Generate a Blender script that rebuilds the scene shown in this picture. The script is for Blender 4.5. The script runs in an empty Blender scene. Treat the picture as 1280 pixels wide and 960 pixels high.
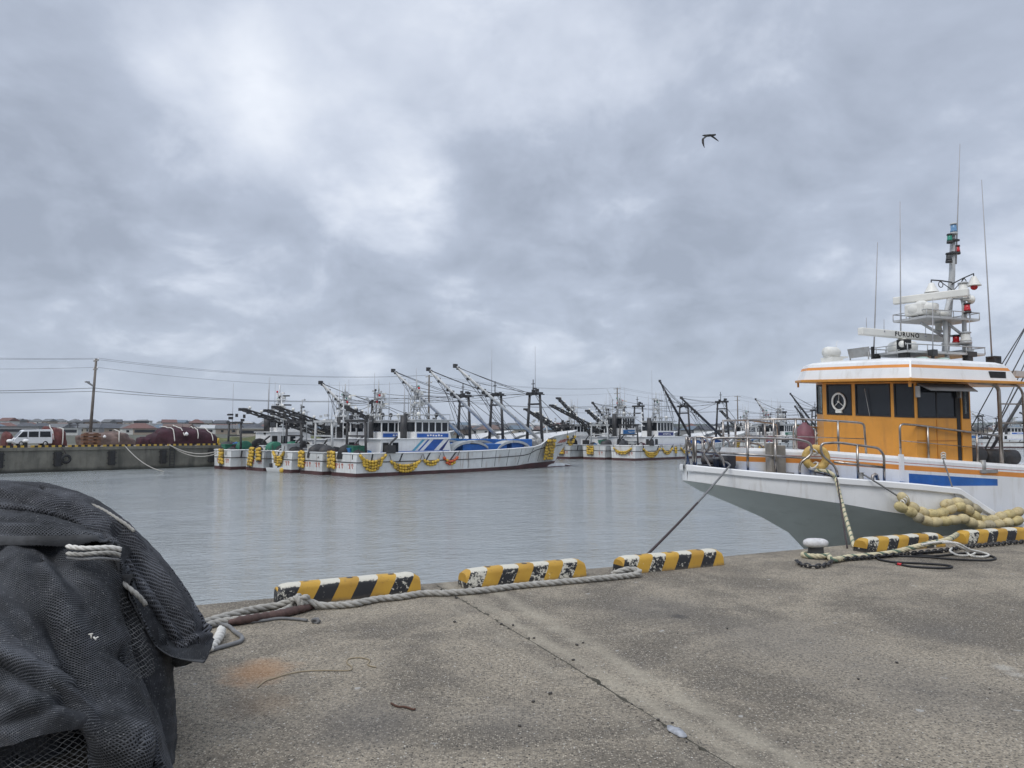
import bpy, bmesh, math, random
from mathutils import Vector, Matrix, noise
random.seed(7)
PI = math.pi
sc = bpy.context.scene
COL = sc.collection
WZ = -2.5                     # water level; the quay top is z = 0

# ------------------------------------------------------------------ camera
FPX, CH = 930.0, 1.55
PITCH = math.atan(60 / FPX)
cam = bpy.data.cameras.new('camera'); camo = bpy.data.objects.new('camera', cam)
COL.objects.link(camo); sc.camera = camo
cam.sensor_width = 36; cam.lens = 36 * FPX / 1280
cam.clip_start = 0.1; cam.clip_end = 12000
camo.location = (0, 0, CH); camo.rotation_euler = (PI / 2 + PITCH, 0, 0)
cR, cF, cU = Vector((1, 0, 0)), Vector((0, math.cos(PITCH), math.sin(PITCH))), Vector((0, -math.sin(PITCH), math.cos(PITCH)))
def ray(x, y): return cR * ((x - 640) / FPX) + cU * ((480 - y) / FPX) + cF
def at(x, y, Y):              # a measured image point at world depth Y
    d = ray(x, y); return Vector((0, 0, CH)) + d * (Y / d.y)
def gz(x, y, z=0.0):          # a measured image point on the level z
    d = ray(x, y); return Vector((0, 0, CH)) + d * ((z - CH) / d.z)

# ------------------------------------------------------------------ materials
def nn(nt, t, **kw):
    n = nt.nodes.new(t)
    for k, v in kw.items():
        if k.startswith('i_'): n.inputs[k[2:].replace('_', ' ')].default_value = v
        else: setattr(n, k, v)
    return n
def newmat(name):
    m = bpy.data.materials.new(name); m.use_nodes = True
    nt = m.node_tree; b = nt.nodes['Principled BSDF']
    return m, nt, b
def mth(nt, op, a, b=None, c=None, clamp=False):
    n = nt.nodes.new('ShaderNodeMath'); n.operation = op; n.use_clamp = clamp
    for i, v in enumerate((a, b, c)):
        if v is None: continue
        if isinstance(v, (int, float)): n.inputs[i].default_value = v
        else: nt.links.new(v, n.inputs[i])
    return n.outputs[0]
def mixc(nt, f, a, b):
    n = nt.nodes.new('ShaderNodeMix'); n.data_type = 'RGBA'; n.clamp_factor = True
    for i, v in ((0, f), (6, a), (7, b)):
        if isinstance(v, (int, float)): n.inputs[i].default_value = v
        elif isinstance(v, tuple): n.inputs[i].default_value = (*v[:3], 1)
        else: nt.links.new(v, n.inputs[i])
    return n.outputs[2]
def tnoise(nt, vec, scale, detail=4, rough=.55, dist=0):
    n = nt.nodes.new('ShaderNodeTexNoise')
    n.inputs['Scale'].default_value = scale; n.inputs['Detail'].default_value = detail
    n.inputs['Roughness'].default_value = rough; n.inputs['Distortion'].default_value = dist
    if vec is not None: nt.links.new(vec, n.inputs['Vector'])
    return n.outputs['Fac']
def mrange(nt, v, a, b, c=0., d=1., smooth=True):
    n = nt.nodes.new('ShaderNodeMapRange'); n.interpolation_type = 'SMOOTHSTEP' if smooth else 'LINEAR'
    nt.links.new(v, n.inputs[0])
    for i, x in enumerate((a, b, c, d)): n.inputs[i + 1].default_value = x
    return n.outputs[0]
def bump(nt, bsdf, h, strength, dist):
    n = nt.nodes.new('ShaderNodeBump'); n.inputs['Strength'].default_value = strength; n.inputs['Distance'].default_value = dist
    nt.links.new(h, n.inputs['Height']); nt.links.new(n.outputs[0], bsdf.inputs['Normal'])
def scaled(nt, vec, s):
    n = nt.nodes.new('ShaderNodeMapping'); n.inputs['Scale'].default_value = s; nt.links.new(vec, n.inputs['Vector']); return n.outputs[0]
def coord(nt, which='Object'):
    return nt.nodes.new('ShaderNodeTexCoord').outputs[which]
def paint(name, col, rough=.5, metal=0., var=.12, dirt=None, dirt_amt=.25, scale=3., bumpd=.0, streak=False, spec=.5):
    """painted or raw surface: base colour with uneven tone and patches of dirt, wear or rust"""
    m, nt, b = newmat(name); c = coord(nt)
    n1 = tnoise(nt, c, scale, 5, .6)
    lo = tuple(x * (1 - var) for x in col); hi = tuple(min(1, x * (1 + var)) for x in col)
    out = mixc(nt, mrange(nt, n1, .3, .7), lo, hi)
    if dirt:
        v = scaled(nt, c, (1.6, 1.6, .22)) if streak else c
        n2 = tnoise(nt, v, scale * 2.2, 6, .65)
        out = mixc(nt, mth(nt, 'MULTIPLY', mrange(nt, n2, .5, .78), dirt_amt * 2), out, dirt)
    nt.links.new(out, b.inputs['Base Color'])
    rr = mth(nt, 'ADD', mth(nt, 'MULTIPLY', n1, .2), rough - .1, clamp=True)
    nt.links.new(rr, b.inputs['Roughness'])
    b.inputs['Metallic'].default_value = metal; b.inputs['Specular IOR Level'].default_value = spec
    if bumpd: bump(nt, b, tnoise(nt, c, scale * 8, 4), .6, bumpd)
    return m
M = {}
M['white'] = paint('white_gelcoat', (.78, .78, .77), .35, dirt=(.46, .41, .32), dirt_amt=.24, scale=1.5, streak=True, var=.04)
M['white_clean'] = paint('white_paint', (.8, .8, .79), .4, var=.04, scale=2)
M['boatwhite'] = paint('weathered_white_hull_paint', (.66, .67, .66), .5, dirt=(.3, .2, .12), dirt_amt=.3, scale=.8, streak=True, var=.1)
M['boatwhite2'] = paint('weathered_cream_hull_paint', (.56, .57, .56), .55, dirt=(.22, .16, .11), dirt_amt=.4, scale=.9, streak=True, var=.12)
M['boatgrey'] = paint('weathered_grey_hull_paint', (.42, .44, .44), .55, dirt=(.2, .14, .1), dirt_amt=.35, scale=.9, streak=True, var=.12)
M['boot'] = paint('dark_red_bottom_paint', (.075, .03, .03), .6, var=.3, dirt=(.03, .03, .025), dirt_amt=.4, scale=.8)
M['white_hull'] = paint('scuffed_white_hull', (.76, .76, .75), .38, dirt=(.36, .31, .23), dirt_amt=.3, scale=1.9, streak=True, var=.05)
M['hull_low'] = paint('pale_grey_green_bottom_paint', (.50, .53, .50), .4, var=.06, scale=1.2, dirt=(.2, .22, .18), dirt_amt=.15)
M['orange'] = paint('orange_paint', (.60, .265, .04), .42, var=.08, scale=2.5, dirt=(.36, .16, .05), dirt_amt=.28, streak=True)
M['orange_stripe'] = paint('orange_stripe_paint', (.72, .27, .05), .45, var=.06)
M['redline'] = paint('red_line_paint', (.42, .1, .06), .45)
M['blue'] = paint('blue_deck_paint', (.018, .12, .40), .5, var=.15, scale=3, dirt=(.1, .2, .3), dirt_amt=.2)
M['blue2'] = paint('blue_trim_paint', (.02, .1, .38), .5, var=.15)
M['navy'] = paint('navy_paint', (.02, .03, .15), .5)
M['ltblue'] = paint('light_blue_paint', (.1, .36, .5), .5)
M['tarp'] = paint('blue_tarpaulin', (.03, .16, .4), .6, var=.3, scale=4, bumpd=.05)
M['green'] = paint('green_paint', (.03, .16, .1), .6, var=.25, scale=3)
M['steel'] = paint('stainless_steel', (.40, .37, .34), .32, metal=1., var=.2, dirt=(.13, .09, .065), dirt_amt=.5, scale=6)
M['galv'] = paint('galvanised_steel', (.34, .34, .33), .5, metal=.3, var=.2, dirt=(.2, .13, .08), dirt_amt=.2, scale=4)
M['dark'] = paint('dark_steel', (.038, .038, .04), .55, var=.3, dirt=(.07, .045, .03), dirt_amt=.25, scale=2)
M['black'] = paint('black_rubber', (.014, .014, .015), .65, var=.3, dirt=(.06, .055, .05), dirt_amt=.2, scale=5)
M['mastgrey'] = paint('grey_mast_paint', (.46, .47, .47), .45, var=.1, dirt=(.25, .18, .12), dirt_amt=.2, scale=3)
M['boomwhite'] = paint('white_boom_paint', (.68, .68, .66), .5, var=.12, dirt=(.25, .14, .08), dirt_amt=.4, scale=2)
M['radar'] = paint('ivory_radome', (.72, .71, .66), .4, var=.05)
M['red'] = paint('red_lens', (.5, .015, .02), .25)
M['greenlens'] = paint('green_lens', (.02, .22, .15), .25)
M['bluelens'] = paint('blue_lens', (.12, .25, .42), .25)
M['wire'] = paint('steel_wire', (.05, .05, .052), .5)
M['whip'] = paint('fibreglass_whip', (.36, .36, .37), .5)
M['yellow'] = paint('yellow_float', (.62, .4, .045), .5, var=.25, dirt=(.09, .07, .03), dirt_amt=.5, scale=6)
M['orangefloat'] = paint('red_orange_float', (.5, .09, .03), .5, var=.25, scale=5)
M['cream_float'] = paint('weathered_cream_foam', (.52, .43, .24), .75, var=.18, dirt=(.3, .2, .07), dirt_amt=.5, scale=7, bumpd=.006)
M['cream_float_b'] = paint('yellowed_foam', (.50, .41, .2), .75, var=.2, dirt=(.25, .17, .06), dirt_amt=.5, scale=8, bumpd=.006)
M['cream_float_c'] = paint('grimy_foam', (.38, .33, .22), .75, var=.22, dirt=(.16, .12, .07), dirt_amt=.6, scale=8, bumpd=.006)
M['lifering'] = paint('faded_yellow_lifebuoy', (.6, .4, .12), .6, var=.15, dirt=(.35, .22, .06), dirt_amt=.3, scale=6)
M['maroon'] = paint('maroon_buoy', (.17, .06, .075), .55, var=.25, scale=6, dirt=(.3, .15, .15), dirt_amt=.3)
M['rope'] = paint('pale_grey_rope', (.36, .345, .31), .9, var=.2, dirt=(.2, .18, .15), dirt_amt=.4, scale=14, bumpd=.004)
M['rope_white'] = paint('white_rope', (.62, .6, .55), .9, var=.12, dirt=(.36, .34, .3), dirt_amt=.3, scale=14)
M['rope_cream'] = paint('cream_rope', (.55, .49, .33), .9, var=.15, dirt=(.26, .23, .15), dirt_amt=.3, scale=14)
M['rope_green'] = paint('green_fleck_rope', (.12, .17, .12), .9)
M['rope_grey'] = paint('grey_cord', (.17, .17, .17), .9, var=.2, scale=12)
M['rope_brown'] = paint('brown_wrapping', (.085, .05, .043), .8, var=.35, dirt=(.2, .13, .1), dirt_amt=.3, scale=9)
M['rope_dark'] = paint('dark_rope', (.05, .035, .035), .85, var=.3, scale=10)
M['wood'] = paint('weathered_timber', (.24, .17, .11), .8, var=.3, scale=6, bumpd=.01)
M['pole'] = paint('concrete_pole', (.17, .15, .13), .8, var=.2, scale=2)
M['rust'] = paint('rusty_steel', (.17, .085, .05), .85, var=.3, scale=3, dirt=(.09, .05, .035), dirt_amt=.4)
M['vanwhite'] = paint('white_car_paint', (.72, .74, .76), .25, var=.03)
M['interior'] = paint('dark_interior', (.025, .025, .025), .8)
M['curtain'] = paint('grey_curtain', (.16, .15, .15), .9)
def glass(name, col=(.012, .014, .017), rough=.06):
    m, nt, b = newmat(name); c = coord(nt)
    nt.links.new(mixc(nt, tnoise(nt, c, 2, 2), col, tuple(x * 2.2 for x in col)), b.inputs['Base Color'])
    b.inputs['Roughness'].default_value = rough; b.inputs['Specular IOR Level'].default_value = .32
    return m
M['glass'] = glass('dark_window_glass')
def clearglass():
    m, nt, b = newmat('clear_window_glass')
    b.inputs['Base Color'].default_value = (.6, .66, .68, 1); b.inputs['Roughness'].default_value = .05
    tr = nt.nodes.new('ShaderNodeBsdfTransparent'); tr.inputs[0].default_value = (.75, .8, .8, 1)
    mx = nt.nodes.new('ShaderNodeMixShader'); mx.inputs[0].default_value = .18
    o = nt.nodes['Material Output']
    nt.links.new(tr.outputs[0], mx.inputs[1]); nt.links.new(b.outputs[0], mx.inputs[2]); nt.links.new(mx.outputs[0], o.inputs[0])
    return m
M['clear'] = clearglass()

# concrete of the quay we stand on: aggregate, stains, a rust patch, worn pale bands beside the joint
def quay_mat():
    m, nt, b = newmat('worn_quay_concrete'); c = coord(nt)
    big = tnoise(nt, c, .6, 7, .68, .5); mid = tnoise(nt, c, 2.8, 8, .72); fine = tnoise(nt, c, 42, 5, .75)
    base = mixc(nt, mrange(nt, big, .40, .60), (.165, .142, .110), (.37, .318, .24))
    base = mixc(nt, mth(nt, 'MULTIPLY', mrange(nt, mid, .42, .72), .5), base, (.125, .112, .098))
    base = mixc(nt, mth(nt, 'MULTIPLY', mrange(nt, mid, .5, .3), .45), base, (.39, .34, .265))
    vo = nt.nodes.new('ShaderNodeTexVoronoi'); vo.inputs['Scale'].default_value = 85; nt.links.new(c, vo.inputs['Vector'])
    sp = nt.nodes.new('ShaderNodeSeparateColor'); nt.links.new(vo.outputs['Color'], sp.inputs[0])
    stone = mth(nt, 'MULTIPLY', mrange(nt, vo.outputs['Distance'], .55, .3), 1)
    tone = mixc(nt, sp.outputs[0], (.035, .032, .028), (.62, .55, .44))
    base = mixc(nt, mth(nt, 'MULTIPLY', stone, .8), base, tone)
    base = mixc(nt, mth(nt, 'MULTIPLY', mrange(nt, fine, .42, .64), .62), base, (.07, .063, .054))
    white = mth(nt, 'MULTIPLY', mrange(nt, sp.outputs[1], .975, .985), mrange(nt, vo.outputs['Distance'], .5, .35))
    base = mixc(nt, mth(nt, 'MULTIPLY', white, .85), base, (.6, .58, .53))
    dk = mth(nt, 'MULTIPLY', mrange(nt, sp.outputs[2], .93, .96), mrange(nt, vo.outputs['Distance'], .5, .35))
    base = mixc(nt, mth(nt, 'MULTIPLY', dk, .8), base, (.02, .02, .02))
    # bird droppings and spatter
    spl = tnoise(nt, c, 9, 2, .4)
    base = mixc(nt, mth(nt, 'MULTIPLY', mrange(nt, spl, .735, .765), .55), base, (.5, .49, .46))
    sx = nt.nodes.new('ShaderNodeSeparateXYZ'); nt.links.new(c, sx.inputs[0]); X, Y = sx.outputs[0], sx.outputs[1]
    # worn pale bands that run beside the slab joint
    wob = mth(nt, 'MULTIPLY', mth(nt, 'SUBTRACT', mid, .5), .35)
    for (p, q, wd, amt) in BANDS:
        dx, dy = q[0] - p[0], q[1] - p[1]; L = math.hypot(dx, dy)
        d = mth(nt, 'ADD', mth(nt, 'MULTIPLY', X, -dy / L), mth(nt, 'MULTIPLY', Y, dx / L))
        d = mth(nt, 'ABSOLUTE', mth(nt, 'ADD', mth(nt, 'SUBTRACT', d, (-dy * p[0] + dx * p[1]) / L), wob))
        f = mth(nt, 'MULTIPLY', mrange(nt, d, wd, 0.0), mrange(nt, mid, .3, .62, .15, 1))
        base = mixc(nt, mth(nt, 'MULTIPLY', f, amt), base, (.43, .385, .30))
    # rust patch
    def spot(px, py, r, amt, col, b0):
        ex = mth(nt, 'SUBTRACT', X, px); ey = mth(nt, 'SUBTRACT', Y, py)
        d = mth(nt, 'SQRT', mth(nt, 'ADD', mth(nt, 'MULTIPLY', ex, ex), mth(nt, 'MULTIPLY', mth(nt, 'MULTIPLY', ey, ey), .8)))
        d = mth(nt, 'ADD', d, mth(nt, 'MULTIPLY', mth(nt, 'SUBTRACT', mid, .5), r * 1.6))
        return mixc(nt, mth(nt, 'MULTIPLY', mrange(nt, d, r, r * .1), amt), b0, col)
    for (px, py, r, amt, col) in SPOTS: base = spot(px, py, r, amt, col, base)
    nt.links.new(base, b.inputs['Base Color'])
    b.inputs['Roughness'].default_value = .88; b.inputs['Specular IOR Level'].default_value = .25
    h = mth(nt, 'ADD', mth(nt, 'MULTIPLY', fine, .6), mth(nt, 'MULTIPLY', stone, .5))
    h = mth(nt, 'ADD', h, mth(nt, 'MULTIPLY', mid, .8))
    bump(nt, b, h, .8, .008)
    return m
JOINT = [gz(567, 744), gz(700, 823), gz(840, 912), gz(922, 962)]
BANDS = [(gz(640, 752), gz(1010, 962), .15, .6), (gz(585, 744), gz(950, 962), .12, .55), (gz(560, 752), gz(880, 962), .08, .22)]
p_ = gz(322, 840); p2 = gz(300, 880)
SPOTS = [(p_.x, p_.y, .32, .5, (.38, .19, .075)), (p2.x + .1, p2.y, .3, .28, (.24, .15, .08))]
for (x, y, r, a_) in ((460, 900, .5, .4), (820, 760, .7, .35), (980, 800, .9, .35), (640, 900, .4, .3), (1150, 860, .8, .3), (1180, 790, .5, .25)):
    g = gz(x, y); SPOTS.append((g.x, g.y, r, a_, (.12, .114, .108)))
g = gz(850, 771); SPOTS.append((g.x, g.y, .12, .6, (.04, .04, .042)))
for (x, y) in ((1270, 843), (1255, 835)):
    g = gz(x, y); SPOTS.append((g.x, g.y, .10, .4, (.5, .48, .43)))
M['quay'] = quay_mat()
def wall_mat(name, c1, c2, dark, zl):
    m, nt, b = newmat(name); c = coord(nt, 'Object')
    n1 = tnoise(nt, c, .5, 6, .65); n2 = tnoise(nt, scaled(nt, c, (1, 1, .15)), 1.2, 6, .7)
    base = mixc(nt, mrange(nt, n1, .3, .7), c1, c2)
    base = mixc(nt, mth(nt, 'MULTIPLY', mrange(nt, n2, .45, .75), .7), base, dark)
    sx = nt.nodes.new('ShaderNodeSeparateXYZ'); nt.links.new(c, sx.inputs[0])
    wet = mrange(nt, mth(nt, 'ADD', sx.outputs[2], mth(nt, 'MULTIPLY', n1, .5)), zl + .75, zl + .3)
    base = mixc(nt, mth(nt, 'MULTIPLY', wet, .85), base, (.02, .022, .018))
    nt.links.new(base, b.inputs['Base Color']); b.inputs['Roughness'].default_value = .85
    bump(nt, b, n2, .5, .03)
    return m
M['quaywall'] = wall_mat('stained_quay_wall_concrete', (.13, .125, .105), (.21, .2, .165), (.06, .06, .05), WZ)
def water_mat():
    m, nt, b = newmat('harbour_water'); c = coord(nt)
    rot_ = nt.nodes.new('ShaderNodeMapping'); rot_.inputs['Rotation'].default_value = (0, 0, -.25); nt.links.new(c, rot_.inputs['Vector']); c = rot_.outputs[0]
    w1 = tnoise(nt, scaled(nt, c, (.75, 1.6, 1)), 1.5, 2, .5, .35)
    w2 = tnoise(nt, scaled(nt, c, (.8, 1.9, 1)), 5.2, 3, .55, .3)
    w3 = tnoise(nt, c, .18, 3, .5)
    h = mth(nt, 'ADD', mth(nt, 'MULTIPLY', w1, 1.0), mth(nt, 'MULTIPLY', w2, .6))
    h = mth(nt, 'MULTIPLY', h, mrange(nt, w3, .32, .68, .35, 1.2))
    base = mixc(nt, w3, (.25, .272, .268), (.32, .34, .335))
    nt.links.new(base, b.inputs['Base Color'])
    b.inputs['Roughness'].default_value = .09; b.inputs['IOR'].default_value = 1.75
    b.inputs['Specular IOR Level'].default_value = .5
    bump(nt, b, h, 1., .115)
    return m
M['water'] = water_mat()
def land_mat():
    m, nt, b = newmat('far_land_ground'); c = coord(nt)
    n1 = tnoise(nt, c, .05, 6, .65); n2 = tnoise(nt, c, .6, 5, .65)
    base = mixc(nt, mrange(nt, n1, .4, .6), (.115, .11, .09), (.07, .08, .05))
    base = mixc(nt, mth(nt, 'MULTIPLY', n2, .4), base, (.06, .06, .045))
    nt.links.new(base, b.inputs['Base Color']); b.inputs['Roughness'].default_value = .95
    return m
M['land'] = land_mat()
M['grass'] = paint('dry_green_grass', (.085, .095, .035), .95, var=.4, dirt=(.16, .13, .06), dirt_amt=.5, scale=.9, bumpd=.1)
M['forest'] = paint('distant_woodland', (.045, .06, .045), .95, var=.4, scale=.06, dirt=(.12, .12, .1), dirt_amt=.3)
def hazard_mat():
    """slanted yellow and black bands, black paint chipped to cream, pale worn top"""
    m, nt, b = newmat('chipped_hazard_paint'); c = coord(nt)
    oi = nt.nodes.new('ShaderNodeObjectInfo')
    cv = nt.nodes.new('ShaderNodeVectorMath'); cv.operation = 'ADD'; nt.links.new(c, cv.inputs[0])
    mm = nt.nodes.new('ShaderNodeCombineXYZ'); nt.links.new(mth(nt, 'MULTIPLY', oi.outputs['Random'], 37.), mm.inputs[0]); nt.links.new(mm.outputs[0], cv.inputs[1])
    cn = cv.outputs[0]
    sx = nt.nodes.new('ShaderNodeSeparateXYZ'); nt.links.new(c, sx.inputs[0]); X, Y, Z = sx.outputs
    ph = mth(nt, 'FRACT', mth(nt, 'MULTIPLY_ADD', mth(nt, 'ADD', X, mth(nt, 'MULTIPLY', Z, -.55)), 1 / .36, .55))
    blk = mth(nt, 'MULTIPLY', mth(nt, 'GREATER_THAN', ph, .5), 1)
    chip = tnoise(nt, cn, 24, 6, .74); chip2 = tnoise(nt, cn, 70, 4, .72); big = tnoise(nt, cn, 3, 2)
    cth = mth(nt, 'ADD', mth(nt, 'MULTIPLY', chip, .75), mth(nt, 'MULTIPLY', chip2, .25))
    cth = mth(nt, 'ADD', cth, mth(nt, 'MULTIPLY', mth(nt, 'SUBTRACT', big, .5), .35))
    cth = mth(nt, 'ADD', cth, mth(nt, 'MULTIPLY', oi.outputs['Random'], .0))
    at_ = nt.nodes.new('ShaderNodeAttribute'); at_.attribute_type = 'OBJECT'; at_.attribute_name = 'wear'
    cth = mth(nt, 'ADD', cth, at_.outputs['Fac'])
    chipm = mrange(nt, cth, .545, .565)
    cream = mixc(nt, chip2, (.5, .47, .38), (.66, .63, .54))
    yel = mixc(nt, mrange(nt, big, .3, .7), (.40, .22, .025), (.52, .30, .035))
    yel = mixc(nt, mrange(nt, cth, .66, .69), yel, (.62, .52, .32))
    yel = mixc(nt, mth(nt, 'MULTIPLY', mrange(nt, tnoise(nt, cn, 26, 4), .58, .75), .5), yel, (.2, .12, .04))
    black = mixc(nt, chipm, (.014, .014, .016), cream)
    top = mrange(nt, mth(nt, 'ADD', Z, mth(nt, 'MULTIPLY', mth(nt, 'SUBTRACT', chip, .5), .07)), .148, .158)
    black = mixc(nt, top, black, mixc(nt, mrange(nt, chip, .62, .66), cream, (.2, .18, .15)))
    col = mixc(nt, blk, yel, black)
    # dirt near the ground
    col = mixc(nt, mth(nt, 'MULTIPLY', mrange(nt, mth(nt, 'ADD', Z, mth(nt, 'MULTIPLY', chip, .06)), .07, .02), .6), col, (.1, .085, .065))
    nt.links.new(col, b.inputs['Base Color']); b.inputs['Roughness'].default_value = .6
    bump(nt, b, cth, .3, .004)
    return m
M['hazard'] = hazard_mat()
def net_mat(name, cell, ax, cord_c, gap_c, open_=False, thick=.3):
    """knotted diamond netting: cords on the UV sheet, gaps dark or open"""
    m, nt, b = newmat(name)
    uv = nt.nodes.new('ShaderNodeTexCoord'); U = uv.outputs['UV']; ob = uv.outputs['Object']
    wob = nt.nodes.new('ShaderNodeTexNoise'); wob.inputs['Scale'].default_value = 14; wob.inputs['Detail'].default_value = 3; nt.links.new(ob, wob.inputs['Vector'])
    vm = nt.nodes.new('ShaderNodeVectorMath'); vm.operation = 'MULTIPLY_ADD'; nt.links.new(wob.outputs['Color'], vm.inputs[0])
    vm.inputs[1].default_value = (cell * .7, cell * .7, 0); nt.links.new(U, vm.inputs[2])
    sx = nt.nodes.new('ShaderNodeSeparateXYZ'); nt.links.new(vm.outputs[0], sx.inputs[0])
    a = mth(nt, 'MULTIPLY', sx.outputs[0], 1 / cell); v = mth(nt, 'MULTIPLY', sx.outputs[1], 1 / (cell * ax))
    d1 = mth(nt, 'ABSOLUTE', mth(nt, 'SUBTRACT', mth(nt, 'FRACT', mth(nt, 'ADD', a, v)), .5))
    d2 = mth(nt, 'ABSOLUTE', mth(nt, 'SUBTRACT', mth(nt, 'FRACT', mth(nt, 'SUBTRACT', a, v)), .5))
    d = mth(nt, 'MINIMUM', d1, d2)
    vary = tnoise(nt, ob, 5, 3)
    th = mth(nt, 'MULTIPLY', mrange(nt, vary, .3, .7, .6, 1.3), thick)
    cord = mth(nt, 'SMOOTH_MIN', mth(nt, 'MULTIPLY', mth(nt, 'SUBTRACT', th, d), 14, clamp=True), 1., .1)
    tone = tnoise(nt, ob, 3.2, 6, .65)
    cc = mixc(nt, mrange(nt, tone, .3, .72), tuple(x * .42 for x in cord_c), tuple(x * 1.6 for x in cord_c))
    cc = mixc(nt, mth(nt, 'MULTIPLY', mrange(nt, tnoise(nt, ob, 110, 2), .60, .72), .45), cc, (.42, .42, .41))  # fine pale specks: small glints painted into the cord colour
    nt.links.new(mixc(nt, cord, gap_c, cc), b.inputs['Base Color'])
    b.inputs['Roughness'].default_value = .75; b.inputs['Specular IOR Level'].default_value = .3
    bump(nt, b, mth(nt, 'SUBTRACT', 1, d), .9, cell * .6)
    if open_:
        tr = nt.nodes.new('ShaderNodeBsdfTransparent'); mx = nt.nodes.new('ShaderNodeMixShader')
        nt.links.new(cord, mx.inputs[0]); nt.links.new(tr.outputs[0], mx.inputs[1]); nt.links.new(b.outputs[0], mx.inputs[2])
        nt.links.new(mx.outputs[0], nt.nodes['Material Output'].inputs[0])
    return m
M['net_fine'] = net_mat('dark_grey_fine_netting', .0125, .62, (.09, .094, .105), (.004, .0075, .0085), False, .26)
M['net_mid'] = net_mat('dark_grey_netting', .0155, .6, (.088, .092, .102), (.003, .0045, .005), False, .24)
M['net_open'] = net_mat('black_open_netting', .036, .6, (.2, .2, .195), (.005, .005, .006), True, .11)
M['net_top'] = net_mat('black_layered_netting', .018, .65, (.085, .088, .098), (.004, .004, .005), False, .27)
M['net_core'] = net_mat('black_packed_netting', .016, .3, (.06, .063, .07), (.003, .003, .004))
M['net_hem'] = paint('grey_net_selvage', (.06, .062, .066), .8, var=.25, scale=20, bumpd=.004)
M['heap_purple'] = paint('purple_brown_net', (.045, .014, .022), .9, var=.4, scale=1.2, bumpd=.06, dirt=(.07, .03, .035), dirt_amt=.4)
M['heap_brown'] = paint('dull_brown_net', (.15, .105, .09), .9, var=.4, scale=1.2, bumpd=.06, dirt=(.09, .06, .05), dirt_amt=.4)
M['heap_red'] = paint('faded_red_net', (.12, .04, .036), .9, var=.4, scale=1.2, bumpd=.06, dirt=(.07, .02, .02), dirt_amt=.4)

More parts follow.
